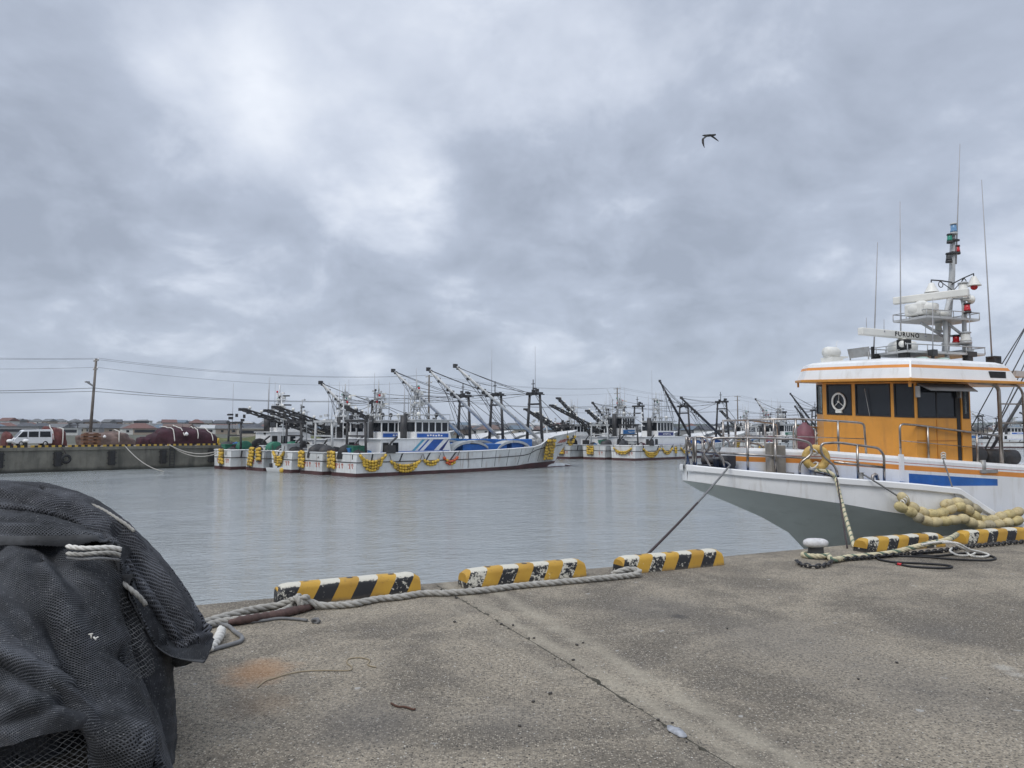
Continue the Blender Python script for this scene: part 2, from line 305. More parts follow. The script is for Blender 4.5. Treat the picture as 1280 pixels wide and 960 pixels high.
# ------------------------------------------------------------------ mesh builder
class MB:
    def __init__(s, off=(0, 0, 0)): s.v = []; s.f = []; s.mi = []; s.sm = []; s.off = Vector(off)
    def _add(s, vs, fs, mi=0, smooth=False):
        k = len(s.v); s.v += [Vector(p) + s.off for p in vs]
        s.f += [tuple(i + k for i in f) for f in fs]; s.mi += [mi] * len(fs); s.sm += [smooth] * len(fs)
        return s
    def hexa(s, b4, t4, mi=0):
        return s._add(list(b4) + list(t4), [(3, 2, 1, 0), (4, 5, 6, 7), (0, 1, 5, 4), (1, 2, 6, 5), (2, 3, 7, 6), (3, 0, 4, 7)], mi)
    def box(s, c, d, rz=0., mi=0):
        x, y, z = d[0] / 2, d[1] / 2, d[2] / 2; ca, sa = math.cos(rz), math.sin(rz)
        P = [(c[0] + a * x * ca - b * y * sa, c[1] + a * x * sa + b * y * ca) for a, b in ((-1, -1), (1, -1), (1, 1), (-1, 1))]
        return s.hexa([(p[0], p[1], c[2] - z) for p in P], [(p[0], p[1], c[2] + z) for p in P], mi)
    def beam(s, p, q, w, h=None, mi=0, up=(0, 0, 1)):
        p, q = Vector(p), Vector(q); d = (q - p).normalized(); u = Vector(up)
        if abs(d.dot(u)) > .98: u = Vector((1, 0, 0))
        a = d.cross(u).normalized() * w / 2; b = a.cross(d).normalized() * (h or w) / 2
        return s.hexa([p - a - b, p + a - b, p + a + b, p - a + b], [q - a - b, q + a - b, q + a + b, q - a + b], mi)
    def prism(s, poly, z0, z1, mi=0):
        n = len(poly); z0f = z0 if callable(z0) else (lambda x, y: z0); z1f = z1 if callable(z1) else (lambda x, y: z1)
        vs = [(x, y, z0f(x, y)) for x, y in poly] + [(x, y, z1f(x, y)) for x, y in poly]
        return s._add(vs, [tuple(range(n))[::-1], tuple(range(n, 2 * n))] + [(i, (i + 1) % n, n + (i + 1) % n, n + i) for i in range(n)], mi)
    def sideprism(s, poly, y0, y1, mi=0):      # polygon in x,z pushed along y
        n = len(poly); vs = [(x, y0, z) for x, z in poly] + [(x, y1, z) for x, z in poly]
        return s._add(vs, [tuple(range(n)), tuple(range(n, 2 * n))[::-1]] + [(i, n + i, n + (i + 1) % n, (i + 1) % n) for i in range(n)], mi)
    def face(s, pts, mi=0): return s._add(pts, [tuple(range(len(pts)))], mi)
    def tube(s, pts, r, n=8, mi=0, closed=False, caps=True):
        pts = [Vector(p) for p in pts]; m = len(pts); rs = r if isinstance(r, (list, tuple)) else [r] * m
        T = []
        for i in range(m):
            a = pts[(i - 1) % m] if (i > 0 or closed) else pts[i]; b = pts[(i + 1) % m] if (i < m - 1 or closed) else pts[i]
            d = b - a; T.append(d.normalized() if d.length > 1e-9 else Vector((0, 0, 1)))
        u = T[0].orthogonal().normalized(); vs = []
        for i in range(m):
            u = (u - T[i] * u.dot(T[i])); u = u.normalized() if u.length > 1e-9 else T[i].orthogonal().normalized()
            w = T[i].cross(u)
            for k in range(n):
                a = 2 * PI * k / n; vs.append(pts[i] + (u * math.cos(a) + w * math.sin(a)) * rs[i])
        fs = []
        for i in range(m if closed else m - 1):
            j = (i + 1) % m
            for k in range(n): fs.append((i * n + k, i * n + (k + 1) % n, j * n + (k + 1) % n, j * n + k))
        if caps and not closed: fs += [tuple(range(n))[::-1], tuple((m - 1) * n + k for k in range(n))]
        return s._add(vs, fs, mi, True)
    def cyl(s, p, q, r, n=12, mi=0, r2=None): return s.tube([p, q], [r, r if r2 is None else r2], n, mi)
    def lathe(s, prof, c, n=16, mi=0, axis='z', smooth=True):
        vs = []
        for (r, h) in prof:
            for k in range(n):
                a = 2 * PI * k / n; x, y = r * math.cos(a), r * math.sin(a)
                vs.append({'z': (c[0] + x, c[1] + y, c[2] + h), 'x': (c[0] + h, c[1] + x, c[2] + y), 'y': (c[0] + y, c[1] + h, c[2] + x)}[axis])
        m = len(prof); fs = [(i * n + k, i * n + (k + 1) % n, (i + 1) * n + (k + 1) % n, (i + 1) * n + k) for i in range(m - 1) for k in range(n)]
        fs += [tuple(range(n))[::-1], tuple((m - 1) * n + k for k in range(n))]
        return s._add(vs, fs, mi, smooth)
    def ell(s, c, r, n=10, m=6, mi=0, rot=None):
        vs = []; R = rot or Matrix.Identity(3); c = Vector(c)
        for i in range(1, m):
            t = PI * i / m
            for k in range(n):
                a = 2 * PI * k / n
                vs.append(c + R @ Vector((r[0] * math.cos(t), r[1] * math.sin(t) * math.cos(a), r[2] * math.sin(t) * math.sin(a))))
        t0 = len(vs); vs += [c + R @ Vector((r[0], 0, 0)), c + R @ Vector((-r[0], 0, 0))]
        fs = [(i * n + k, (i + 1) * n + k, (i + 1) * n + (k + 1) % n, i * n + (k + 1) % n) for i in range(m - 2) for k in range(n)]
        fs += [(t0, k, (k + 1) % n) for k in range(n)] + [(t0 + 1, (m - 2) * n + (k + 1) % n, (m - 2) * n + k) for k in range(n)]
        return s._add(vs, fs, mi, True)
    def torus(s, c, R, r, ax=(0, 0, 1), n=20, k=8, mi=0, sq=1.):
        ax = Vector(ax).normalized(); u = ax.orthogonal().normalized(); w = ax.cross(u); c = Vector(c)
        return s.tube([c + (u * math.cos(2 * PI * i / n) * sq + w * math.sin(2 * PI * i / n)) * R for i in range(n)], r, k, mi, closed=True)
    def grid(s, rows, mi=0, smooth=True, wrap=False):
        m, n = len(rows), len(rows[0]); vs = [p for r in rows for p in r]
        fs = [(i * n + j, i * n + (j + 1) % n, (i + 1) * n + (j + 1) % n, (i + 1) * n + j) for i in range(m - 1) for j in range(n if wrap else n - 1)]
        return s._add(vs, fs, mi, smooth)
    def rope(s, pts, R, strands=3, r=None, pitch=None, mi=0, n=7, step=None, mis=None):
        """laid rope: strands wound round the path"""
        pitch = pitch or R * 7; r = r or R * .56; step = step or pitch / 9
        P = resample(pts, step); T = []
        for i in range(len(P)): T.append((P[min(i + 1, len(P) - 1)] - P[max(i - 1, 0)]).normalized())
        u = T[0].orthogonal().normalized(); U = []
        for t in T:
            u = (u - t * u.dot(t)).normalized(); U.append(u.copy())
        for k in range(strands):
            q = []
            for i, p in enumerate(P):
                a = 2 * PI * (i * step / pitch + k / strands + .10 * noise.noise(p * 4)); w = T[i].cross(U[i])
                q.append(p + (U[i] * math.cos(a) + w * math.sin(a)) * (R - r) * (1.05 + .22 * noise.noise(p * 9 + Vector((k * 5., 0, 0)))))
            s.tube(q, r, n, mis[k % len(mis)] if mis else mi)
        return s
    def build(s, name, mats, parent=None, bevel=0., recenter=True, sub=0, weld=False):
        mats = mats if isinstance(mats, (list, tuple)) else [mats]
        o0 = Vector((0, 0, 0))
        if parent is None and recenter and s.v:
            xs, ys, zs = zip(*s.v); o0 = Vector(((min(xs) + max(xs)) / 2, (min(ys) + max(ys)) / 2, min(zs)))
        me = bpy.data.meshes.new(name); me.from_pydata([tuple(p - o0) for p in s.v], [], s.f)
        for mt in mats: me.materials.append(M[mt] if isinstance(mt, str) else mt)
        me.polygons.foreach_set('material_index', s.mi); me.polygons.foreach_set('use_smooth', s.sm); me.update()
        if weld:
            bm = bmesh.new(); bm.from_mesh(me); bmesh.ops.remove_doubles(bm, verts=bm.verts, dist=1e-4); bmesh.ops.recalc_face_normals(bm, faces=bm.faces); bm.to_mesh(me); bm.free()
        o = bpy.data.objects.new(name, me); COL.objects.link(o); o.location = o0
        if parent: o.parent = parent
        if bevel:
            b = o.modifiers.new('bevel', 'BEVEL'); b.width = bevel; b.segments = 2; b.limit_method = 'ANGLE'; b.angle_limit = .6
        if sub:
            b = o.modifiers.new('sub', 'SUBSURF'); b.levels = sub; b.render_levels = sub
        return o
def spl(pts, n=8, closed=False):
    P = [Vector(p) for p in pts]; out = []; m = len(P)
    g = (lambda i: P[i % m]) if closed else (lambda i: P[max(0, min(m - 1, i))])
    for i in range(m if closed else m - 1):
        a, b, c, d = g(i - 1), g(i), g(i + 1), g(i + 2)
        for k in range(n):
            t = k / n
            out.append(.5 * ((2 * b) + (c - a) * t + (2 * a - 5 * b + 4 * c - d) * t * t + (3 * b - a - 3 * c + d) * t ** 3))
    if not closed: out.append(P[-1].copy())
    return out
def resample(pts, step):
    P = [Vector(p) for p in pts]; cum = [0.]
    for a, b in zip(P, P[1:]): cum.append(cum[-1] + (b - a).length)
    n = max(3, int(cum[-1] / step)); out = []; k = 0
    for i in range(n + 1):
        t = cum[-1] * i / n
        while k < len(P) - 2 and cum[k + 1] < t: k += 1
        L = cum[k + 1] - cum[k]; out.append(P[k].lerp(P[k + 1], (t - cum[k]) / L if L > 1e-9 else 0))
    return out
def sag(p, q, d, n=12):
    p, q = Vector(p), Vector(q)
    return [p.lerp(q, i / n) - Vector((0, 0, d * 4 * (i / n) * (1 - i / n))) for i in range(n + 1)]
def arc_rail(pts, r, k=5):
    """pipe with rounded corners"""
    P = [Vector(p) for p in pts]; out = [P[0]]
    for a, b, c in zip(P, P[1:], P[2:]):
        d1, d2 = (a - b), (c - b); rr = min(r, d1.length * .48, d2.length * .48)
        s_, e_ = b + d1.normalized() * rr, b + d2.normalized() * rr
        for i in range(k + 1):
            t = i / k; out.append(s_ * (1 - t) ** 2 + b * 2 * t * (1 - t) + e_ * t * t)
    return out + [P[-1]]
def tag(o, label=None, cat=None, group=None, kind=None):
    if label: o['label'] = label
    if cat: o['category'] = cat
    if group: o['group'] = group
    if kind: o['kind'] = kind
    return o
def thing(name, loc, rz, label, cat, group=None):
    o = bpy.data.objects.new(name, None); COL.objects.link(o); o.location = loc; o.rotation_euler = (0, 0, rz); o.empty_display_size = .2
    return tag(o, label, cat, group)
def dup(root, loc=None, rz=None, label=None, scale=None):
    r = root.copy(); COL.objects.link(r)
    if loc is not None: r.location = loc
    if rz is not None: r.rotation_euler = (0, 0, rz)
    if scale: r.scale = scale
    if label: r['label'] = label
    def kids(a, b):
        for ch in list(a.children):
            c = ch.copy(); COL.objects.link(c); c.parent = b; kids(ch, c)
    kids(root, r)
    return r
# ------------------------------------------------------------------ sky and light
SUN_EL, SUN_AZ = math.radians(52), math.radians(215)     # azimuth clockwise from +Y: behind the camera, to its left
w = bpy.data.worlds.new('World'); sc.world = w; w.use_nodes = True
nt = w.node_tree; bg = nt.nodes['Background']
sky = nt.nodes.new('ShaderNodeTexSky'); sky.sky_type = 'NISHITA'; sky.sun_disc = False
sky.sun_elevation = SUN_EL; sky.sun_rotation = SUN_AZ
dirv = coord(nt, 'Generated'); sx = nt.nodes.new('ShaderNodeSeparateXYZ'); nt.links.new(dirv, sx.inputs[0]); Zd = sx.outputs[2]
zz = mth(nt, 'ADD', mth(nt, 'MAXIMUM', Zd, 0.), .44)
pl = nt.nodes.new('ShaderNodeCombineXYZ')
nt.links.new(mth(nt, 'DIVIDE', sx.outputs[0], zz), pl.inputs[0]); nt.links.new(mth(nt, 'DIVIDE', sx.outputs[1], zz), pl.inputs[1])
c1 = tnoise(nt, pl.outputs[0], 1.6, 6, .5, .5); c2 = tnoise(nt, pl.outputs[0], 4.4, 7, .58, .3)
c3 = tnoise(nt, pl.outputs[0], 11, 5, .6, .2)
cl = mth(nt, 'ADD', mth(nt, 'ADD', mth(nt, 'MULTIPLY', c1, .52), mth(nt, 'MULTIPLY', c2, .38)), mth(nt, 'MULTIPLY', c3, .10))
cl = mth(nt, 'ADD', mth(nt, 'MULTIPLY', mth(nt, 'SUBTRACT', cl, .5), 1.22), .5)
def blob(px, py, r, amt, acc):      # thin and thick places of the cloud deck, as directions of the sky
    d = ray(px, py).normalized()
    n = nt.nodes.new('ShaderNodeVectorMath'); n.operation = 'DISTANCE'; nt.links.new(dirv, n.inputs[0]); n.inputs[1].default_value = d
    dd = mth(nt, 'ADD', n.outputs['Value'], mth(nt, 'MULTIPLY', mth(nt, 'SUBTRACT', c2, .5), r * 1.5))
    return mth(nt, 'ADD', acc, mth(nt, 'MULTIPLY', mrange(nt, dd, r, 0.), amt))
for (px, py, r, a_) in ((260, 120, .17, .13), (380, 60, .16, .10), (520, 262, .10, .08), (540, 250, .2, .04), (590, 40, .14, .07), (300, 220, .1, .05), (340, 150, .09, .07), (205, 75, .09, .07), (300, 60, .08, .05), (760, 80, .12, .08), (20, 90, .07, .08),
                        (90, 170, .2, -.07), (60, 300, .25, -.09), (620, 300, .2, -.07), (950, 330, .3, -.09), (760, 240, .18, -.04), (330, 400, .25, -.07), (650, 420, .3, -.06), (1240, 90, .2, .05), (1100, 150, .15, -.04),
                        (880, 200, .1, .04), (1200, 400, .18, .03)):
    cl = blob(px, py, r, a_, cl)
ramp = nt.nodes.new('ShaderNodeValToRGB'); nt.links.new(cl, ramp.inputs[0]); cr = ramp.color_ramp
cr.elements[0].position = .30; cr.elements[0].color = (.365, .41, .50, 1)
cr.elements[1].position = .74; cr.elements[1].color = (.97, 1.01, 1.08, 1)
e = cr.elements.new(.47); e.color = (.48, .535, .645, 1)
e = cr.elements.new(.58); e.color = (.665, .72, .83, 1)
# the low band of sky is even and bluish, the zenith (out of frame) brighter, as under any overcast
hz = mrange(nt, Zd, .14, .0)
colr = mixc(nt, mth(nt, 'MULTIPLY', hz, .8), ramp.outputs[0], (.475, .54, .66))
gain = mth(nt, 'ADD', 1.06, mth(nt, 'MULTIPLY', mrange(nt, Zd, .5, .95), 1.0))
sc_ = nt.nodes.new('ShaderNodeVectorMath'); sc_.operation = 'SCALE'; nt.links.new(colr, sc_.inputs[0]); nt.links.new(mth(nt, 'MULTIPLY', gain, 10.), sc_.inputs['Scale'])
nt.links.new(mixc(nt, .9, sky.outputs[0], sc_.outputs[0]), bg.inputs[0]); bg.inputs[1].default_value = .1
sun = bpy.data.lights.new('sun', 'SUN'); sun.energy = 1.5; sun.angle = math.radians(25); sun.color = (1, .97, .92)
so = bpy.data.objects.new('sun', sun); COL.objects.link(so)
sd = Vector((math.sin(SUN_AZ) * math.cos(SUN_EL), math.cos(SUN_AZ) * math.cos(SUN_EL), math.sin(SUN_EL)))
so.rotation_euler = sd.to_track_quat('Z', 'Y').to_euler(); so.location = (0, -5, 30)
sc.view_settings.view_transform = 'Standard'; sc.view_settings.look = 'None'; sc.view_settings.gamma = 1; sc.view_settings.exposure = 0
sc.view_settings.use_curve_mapping = False
sc.cycles.transparent_max_bounces = 12

# ------------------------------------------------------------------ ground, water
e1 = Vector((.9015, .4327, 0)).normalized(); e2 = Vector((-e1.y, e1.x, 0)); p0 = Vector((3.96, 10.04, 0))
jd = (JOINT[0] - JOINT[-1]).normalized()
def meet(p, d):               # where the joint line reaches the quay edge
    t = (p0 - p).dot(e2) / d.dot(e2); return p + d * t
jp = [meet(JOINT[0], jd)] + JOINT + [JOINT[-1] - jd * 60]
jp = [Vector((p.x, p.y, 0)) for p in jp]
rr = random.Random(3); JL, JR = [], []
fine = resample(jp[:-1], .035)
for i, p in enumerate(fine):
    n_ = Vector((jd.y, -jd.x, 0)); wid = .004 + .006 * noise.noise(p * 3) + (rr.random() ** 8) * .028
    JL.append(p - n_ * max(.002, wid)); JR.append(p + n_ * max(.002, .004 + .005 * noise.noise(p * 3.7 + Vector((9, 0, 0))) + (rr.random() ** 9) * .03))
JL.append(jp[-1] - n_ * .01); JR.append(jp[-1] + n_ * .01)
q = MB()
A_, B_ = p0 - e1 * 120, p0 + e1 * 160
q.face([A_] + JL + [jp[-1] - e1 * 160], 0) if False else None
q._add([A_] + JL + [A_ - e2 * 70], [tuple(range(len(JL) + 2))[::-1]], 0)
q._add([B_] + JR + [B_ - e2 * 70], [tuple(range(len(JR) + 2))], 0)
for S in (JL, JR):
    for a, b in zip(S, S[1:]): q.face([a, b, b - Vector((0, 0, .05)), a - Vector((0, 0, .05))], 1)
dz = Vector((0, 0, -.05))
q.face([jp[0] - e1 * .3 + dz, jp[0] + e1 * .3 + dz, jp[-1] + e1 * .3 + dz, jp[-1] - e1 * .3 + dz], 1)
q.face([A_, B_, B_ + Vector((0, 0, -7)), A_ + Vector((0, 0, -7))], 1)
tag(q.build('quay', ['quay', 'quaywall'], recenter=False), kind='structure')
UH, WH = Vector((.719, .695, 0)), Vector((-.695, .719, 0))
def UW(u, w_, z=0.): return Vector((.719 * u - .695 * w_, .695 * u + .719 * w_, z))
def u_at(px, w_):
    r = (px - 640) / FPX; return w_ * (.695 + .719 * r) / (.719 - .695 * r)
def w_at(px, u):
    r = (px - 640) / FPX; return u * (.719 - .695 * r) / (.695 + .719 * r)
HEAD = math.atan2(.695, .719)
wt = MB(); wt.face([(-900, -300, WZ), (1500, -300, WZ), (1500, 2200, WZ), (-900, 2200, WZ)])
tag(wt.build('water', 'water', recenter=False), kind='structure')
QW = 87.1
fq = MB()
fq.face([UW(-300, QW, 0), UW(700, QW, 0), UW(700, 104, 0), UW(-300, 104, 0)], 0)
fq.face([UW(-300, QW, -7), UW(700, QW, -7), UW(700, QW, 0), UW(-300, QW, 0)], 1)
fq.face([UW(-300, QW - .12, -.32), UW(700, QW - .12, -.32), UW(700, QW - .12, -.02), UW(-300, QW - .12, -.02)], 1)
fq.face([UW(-300, QW - .12, -.02), UW(700, QW - .12, -.02), UW(700, QW - .003, -.02), UW(-300, QW - .003, -.02)], 1)
tag(fq.build('far_quay', ['quay', 'quaywall'], recenter=False), kind='structure')
def land_z(w_, u=0): 
    t = max(0, min(1, (w_ - 250) / 700)); return -.01 + 6.5 * t * t * (3 - 2 * t)
ld = MB(); rows = []
for i in range(40):
    ww = 103.5 + (i / 39) ** 2 * 3000
    rows.append([UW(-2500 + 150 * j, ww, land_z(ww) + (2.5 * noise.noise(Vector((j * .7, i * .6, 0))) if ww > 500 else 0)) for j in range(36)])
ld.grid(rows); tag(ld.build('land', 'land', recenter=False), kind='structure')
hl = MB(); rows = []
for i in range(7):
    r_ = []
    for j in range(160):
        az = math.radians(35 + 110 * j / 159); R_ = 1500 + i * 60
        h = (0, 12, 20, 22, 20, 12, -5)[i] * (1 + .3 * noise.noise(Vector((j * .12, 0, 0)))) + 1.5 * noise.noise(Vector((j * .9, i, 3)))
        r_.append(Vector((R_ * math.cos(az), R_ * math.sin(az), h - 3)))
    rows.append(r_)
hl.grid(rows); tag(hl.build('hills', 'forest', recenter=False), kind='structure')
gb = MB(); rows = []
for i in range(12):
    r_ = []
    for j in range(60):
        u_ = u_at(240, 108) + j * .5; a = i / 11
        r_.append(UW(u_, 104 + 8 * a, 1.15 * math.sin(PI * a) * (.7 + .6 * noise.noise(Vector((j * .22, i * .3, 0)))) * min(1, j / 6) * min(1, (59 - j) / 6) - .02 + .12 * noise.noise(Vector((j * 1.3, i * 1.1, 5)))))
    rows.append(r_)
gb.grid(rows); tag(gb.build('grass', 'grass', recenter=False), kind='stuff')

# ------------------------------------------------------------------ far town: each house its own object
ROOFS = {'grey': paint('grey_tile_roof', (.13, .135, .14), .8, var=.2), 'dark': paint('dark_slate_roof', (.07, .075, .085), .7, var=.2), 'brown': paint('brown_metal_roof', (.14, .095, .08), .7, var=.2),
         'rust red': paint('rust_red_metal_roof', (.14, .07, .058), .7, var=.2), 'blue grey': paint('blue_grey_roof', (.12, .16, .2), .7, var=.2), 'pale': paint('pale_metal_roof', (.42, .43, .43), .5, var=.1)}
WALLS = {'white': paint('white_house_wall', (.55, .55, .53), .9, var=.08), 'cream': paint('cream_house_wall', (.42, .38, .31), .9, var=.08), 'grey': paint('grey_house_wall', (.26, .26, .26), .9, var=.1),
         'beige': paint('beige_house_wall', (.3, .25, .2), .9, var=.1), 'timber brown': paint('brown_house_wall', (.15, .115, .09), .9, var=.15)}
def house(px, Y, wd, dp, st, roof, wall, rz, hip):
    p = at(px, 540, Y); ww = p.dot(WH); z = land_z(ww)
    where = ('behind the white van' if px < 95 else 'beyond the brown heap' if px < 172 else 'beyond the purple heap' if px < 265 else 'above the left sterns' if px < 350 else
             'behind the left raft' if px < 700 else 'behind the middle raft' if px < 1000 else 'behind the orange wheelhouse')
    sz = 'single storey' if st == 1 else 'two storey'
    t = thing('house', (p.x, p.y, z), rz, f'{sz} {wall} house with {roof} {"hipped" if hip else "gabled"} roof {where}', 'house', 'houses of the town across the harbour')
    h = 2.9 * st
    wl = MB(); wl.box((0, 0, h / 2 - .6), (wd, dp, h + 1.2))
    if not hip:
        for s in (-1, 1): wl._add([(s * wd / 2, -dp / 2, h), (s * wd / 2, dp / 2, h), (s * wd / 2, 0, h + dp * .27)], [(0, 1, 2)])
    wl.build('wall', WALLS[wall], t)
    r = MB(); o = .5; rh = dp * .28; k = dp * .45 if hip else -.3
    a, b = wd / 2 + o, dp / 2 + o
    r._add([(-a, -b, h - .15), (a, -b, h - .15), (a, b, h - .15), (-a, b, h - .15), (-wd / 2 + k, 0, h + rh), (wd / 2 - k, 0, h + rh)], [(0, 1, 5, 4), (2, 3, 4, 5), (1, 2, 5), (3, 0, 4), (3, 2, 1, 0)])
    r.build('roof', ROOFS[roof], t)
    for f in range(st):
        nw = max(2, int(wd / 4))
        for i in range(nw):
            wn = MB(); wn.box((-wd / 2 + (i + .5 + .12 * math.sin(px + i)) * wd / nw, -dp / 2 - .02, 1.5 + 2.8 * f), (1.2 + .5 * ((i + f) % 2), .1, 1.0)); wn.build('window', 'glass', t)
rh_ = random.Random(21); cells = [px for px in range(-12, 700, 12)] + [px for px in range(700, 1030, 18)] + [1216, 1232, 1250, 1268]
for i, px in enumerate(cells):
    for k in range(2 if px > 350 else 4):
        Y = (rh_.uniform(330, 430), rh_.uniform(480, 640), rh_.uniform(640, 860), rh_.uniform(860, 1100))[k]
        st = 2 if rh_.random() < .5 and k > 0 else 1
        house(px + rh_.uniform(-6, 6), Y, rh_.uniform(7, 12), rh_.uniform(6, 8), st, rh_.choice(['grey', 'grey', 'grey', 'dark', 'dark', 'dark', 'brown', 'rust red', 'blue grey', 'pale', 'blue grey']), rh_.choice(['white', 'cream', 'grey', 'grey', 'beige', 'timber brown']), rh_.uniform(-.7, .7), rh_.random() < .4)
# low sheds nearer the water
def shed(px, Y, wd, dp, h, roof, wall, label, stripes=0, flat=True):
    p = at(px, 540, Y); t = thing('shed' if h < 4 else 'apartment_block', (p.x, p.y, land_z(p.dot(WH))), .25, label, 'building')
    a = MB(); a.box((0, 0, h / 2 - .4), (wd, dp, h + .8)); a.build('wall', WALLS[wall], t)
    a = MB(); a.box((0, 0, h + .12), (wd + .5, dp + .5, .25)); a.build('roof', ROOFS[roof], t)
    for k in range(stripes):
        a = MB(); a.box((0, -dp / 2 - .03, 1.6 + k * h / stripes), (wd * .92, .12, 1.1)); a.build('window', 'glass', t)
shed(178, 400, 8.2, 7, 6.4, 'pale', 'white', 'white flat roofed block with bands of dark windows beyond the purple net heap', 3)
shed(84, 300, 9, 5, 2.6, 'pale', 'white', 'long low white shed between the van and the brown net heap', 1)
shed(190, 330, 14, 6, 2.6, 'brown', 'beige', 'long low brown roofed shed beyond the purple net heap', 1)
shed(330, 260, 17, 7, 2.7, 'pale', 'cream', 'long low cream shed seen behind the green net drums', 1)
shed(20, 330, 20, 7, 3.2, 'grey', 'grey', 'long low grey shed behind the white van', 1)
shed(650, 420, 40, 12, 5, 'rust red', 'beige', 'long shed with rust red roof seen behind the bow of the striped boat', 0)
shed(560, 460, 40, 12, 5, 'pale', 'white', 'long pale roofed shed seen between the bow masts of the left raft', 0)
p = at(92, 540, 330); t = thing('steel_gantry', (p.x, p.y, 0), .3, 'dark twin legged steel gantry standing in the far town left of the utility pole', 'gantry')
for s in (-1, 1): MB().beam((s * 1.5, 0, 0), (s * 1.5, 0, 5.2), .3).build('leg', 'dark', t)
a = MB(); a.box((0, 0, 4.6), (4.2, .35, .35)); a.box((-1.5, 0, 5.3), (1.2, .5, .5)); a.box((1.5, 0, 5.4), (1.3, .5, .5)); a.build('crossbeam', 'dark', t)
# wind turbine
p = at(766, 540, 1300); t = thing('wind_turbine', (p.x, p.y, 0), 0, 'thin white wind turbine with three blades far behind the middle raft', 'wind turbine')
hz_ = 1.55 + 40 * 1300 / FPX
MB().cyl((0, 0, 0), (0, 0, hz_), 1.3, 10, r2=.8).build('tower', 'mastgrey', t); MB().box((0, 0, hz_), (2, 5, 2)).build('nacelle', 'mastgrey', t)
for a_ in (118, 238, 358 - 0):
    a_ = math.radians(a_); MB().beam((0, -3, hz_), (22 * math.cos(a_), -3, hz_ + 22 * math.sin(a_)), .9, .5).build('blade', 'mastgrey', t)

# ------------------------------------------------------------------ utility poles and wires
POLES = []
PL = ['grey concrete utility pole left of the frame', 'brown utility pole standing behind the stack of rusty beams', 'utility pole rising between the left raft of boats', 'utility pole behind the middle raft with two crossarms',
      'utility pole rising over the bow rail of the orange boat', 'far utility pole seen behind the wheelhouse of the orange boat', 'farthest utility pole seen through the ladder of the orange boat']
for k in range(0, 7):
    b = UW(26 + 51.5 * (k - 1), 100.5); lean = UH * .42 if k == 1 else UH * .05
    POLES.append((b, lean))
    if k == 0: continue
    t = thing('utility_pole', b, HEAD, PL[k], 'utility pole', 'utility poles along the far quay')
    L_ = Vector((lean.length, 0, 0)); H = 10.5 if k == 1 else 11.2
    MB().tube([(0, 0, 0), L_ + Vector((0, 0, H))], [.2, .13], 10).build('pole', 'pole', t)
    for z_, l_ in ((H - .25, 1.9), (H - 1.3, 1.6)):
        c = L_ * (z_ / H); a = MB(); a.box((c.x, 0, z_), (.12, l_, .12))
        a.build('crossarm', 'galv', t)
        for yy in (-l_ / 2 + .1, 0, l_ / 2 - .1):
            MB().lathe([(.05, 0), (.08, .08), (.05, .2)], (c.x, yy, z_ + .06), 8).build('insulator', 'white_clean', t)
    if k == 1:
        a = MB(); a.beam((L_.x * .68, 0, H * .675), (L_.x * .68 - .75, -.2, H * .675 + .45), .16); a.box((L_.x * .68 - .8, -.2, H * .675 + .5), (.5, .25, .18), .3); a.build('street_light', 'galv', t)
def wire(name, off, zf, lab, d=1.1, r=.017):
    pts = []
    P = [b + l * (zf / 10.5) + WH * off + Vector((0, 0, zf + (.7 if i > 1 else 0))) for i, (b, l) in enumerate(POLES)]
    for a, b in zip(P, P[1:]): pts += sag(a, b, d, 14)[:-1]
    pts.append(P[-1])
    o = MB(); o.tube(pts, r, 4); tag(o.build(name, 'wire'), lab, 'power line', 'wires strung along the utility poles')
wire('power_line', -.85, 10.5, 'topmost thin dark wire strung between the utility poles, near end of the crossarm')
wire('power_line', .85, 10.5, 'topmost thin dark wire strung between the utility poles, landward end of the crossarm')
wire('power_line', -.7, 9.4, 'thin dark wire on the lower crossarms of the utility poles', 1.3)
wire('power_line', -.1, 6.9, 'thick dark cable strung low along the utility poles under the crossarms', 1.2, .035)
wire('power_line', .15, 6.5, 'lowest dark cable strung along the utility poles', .9, .03)

M['yellow_dirty'] = paint('grimy_yellow_float', (.3, .2, .05), .6, var=.3, scale=6)
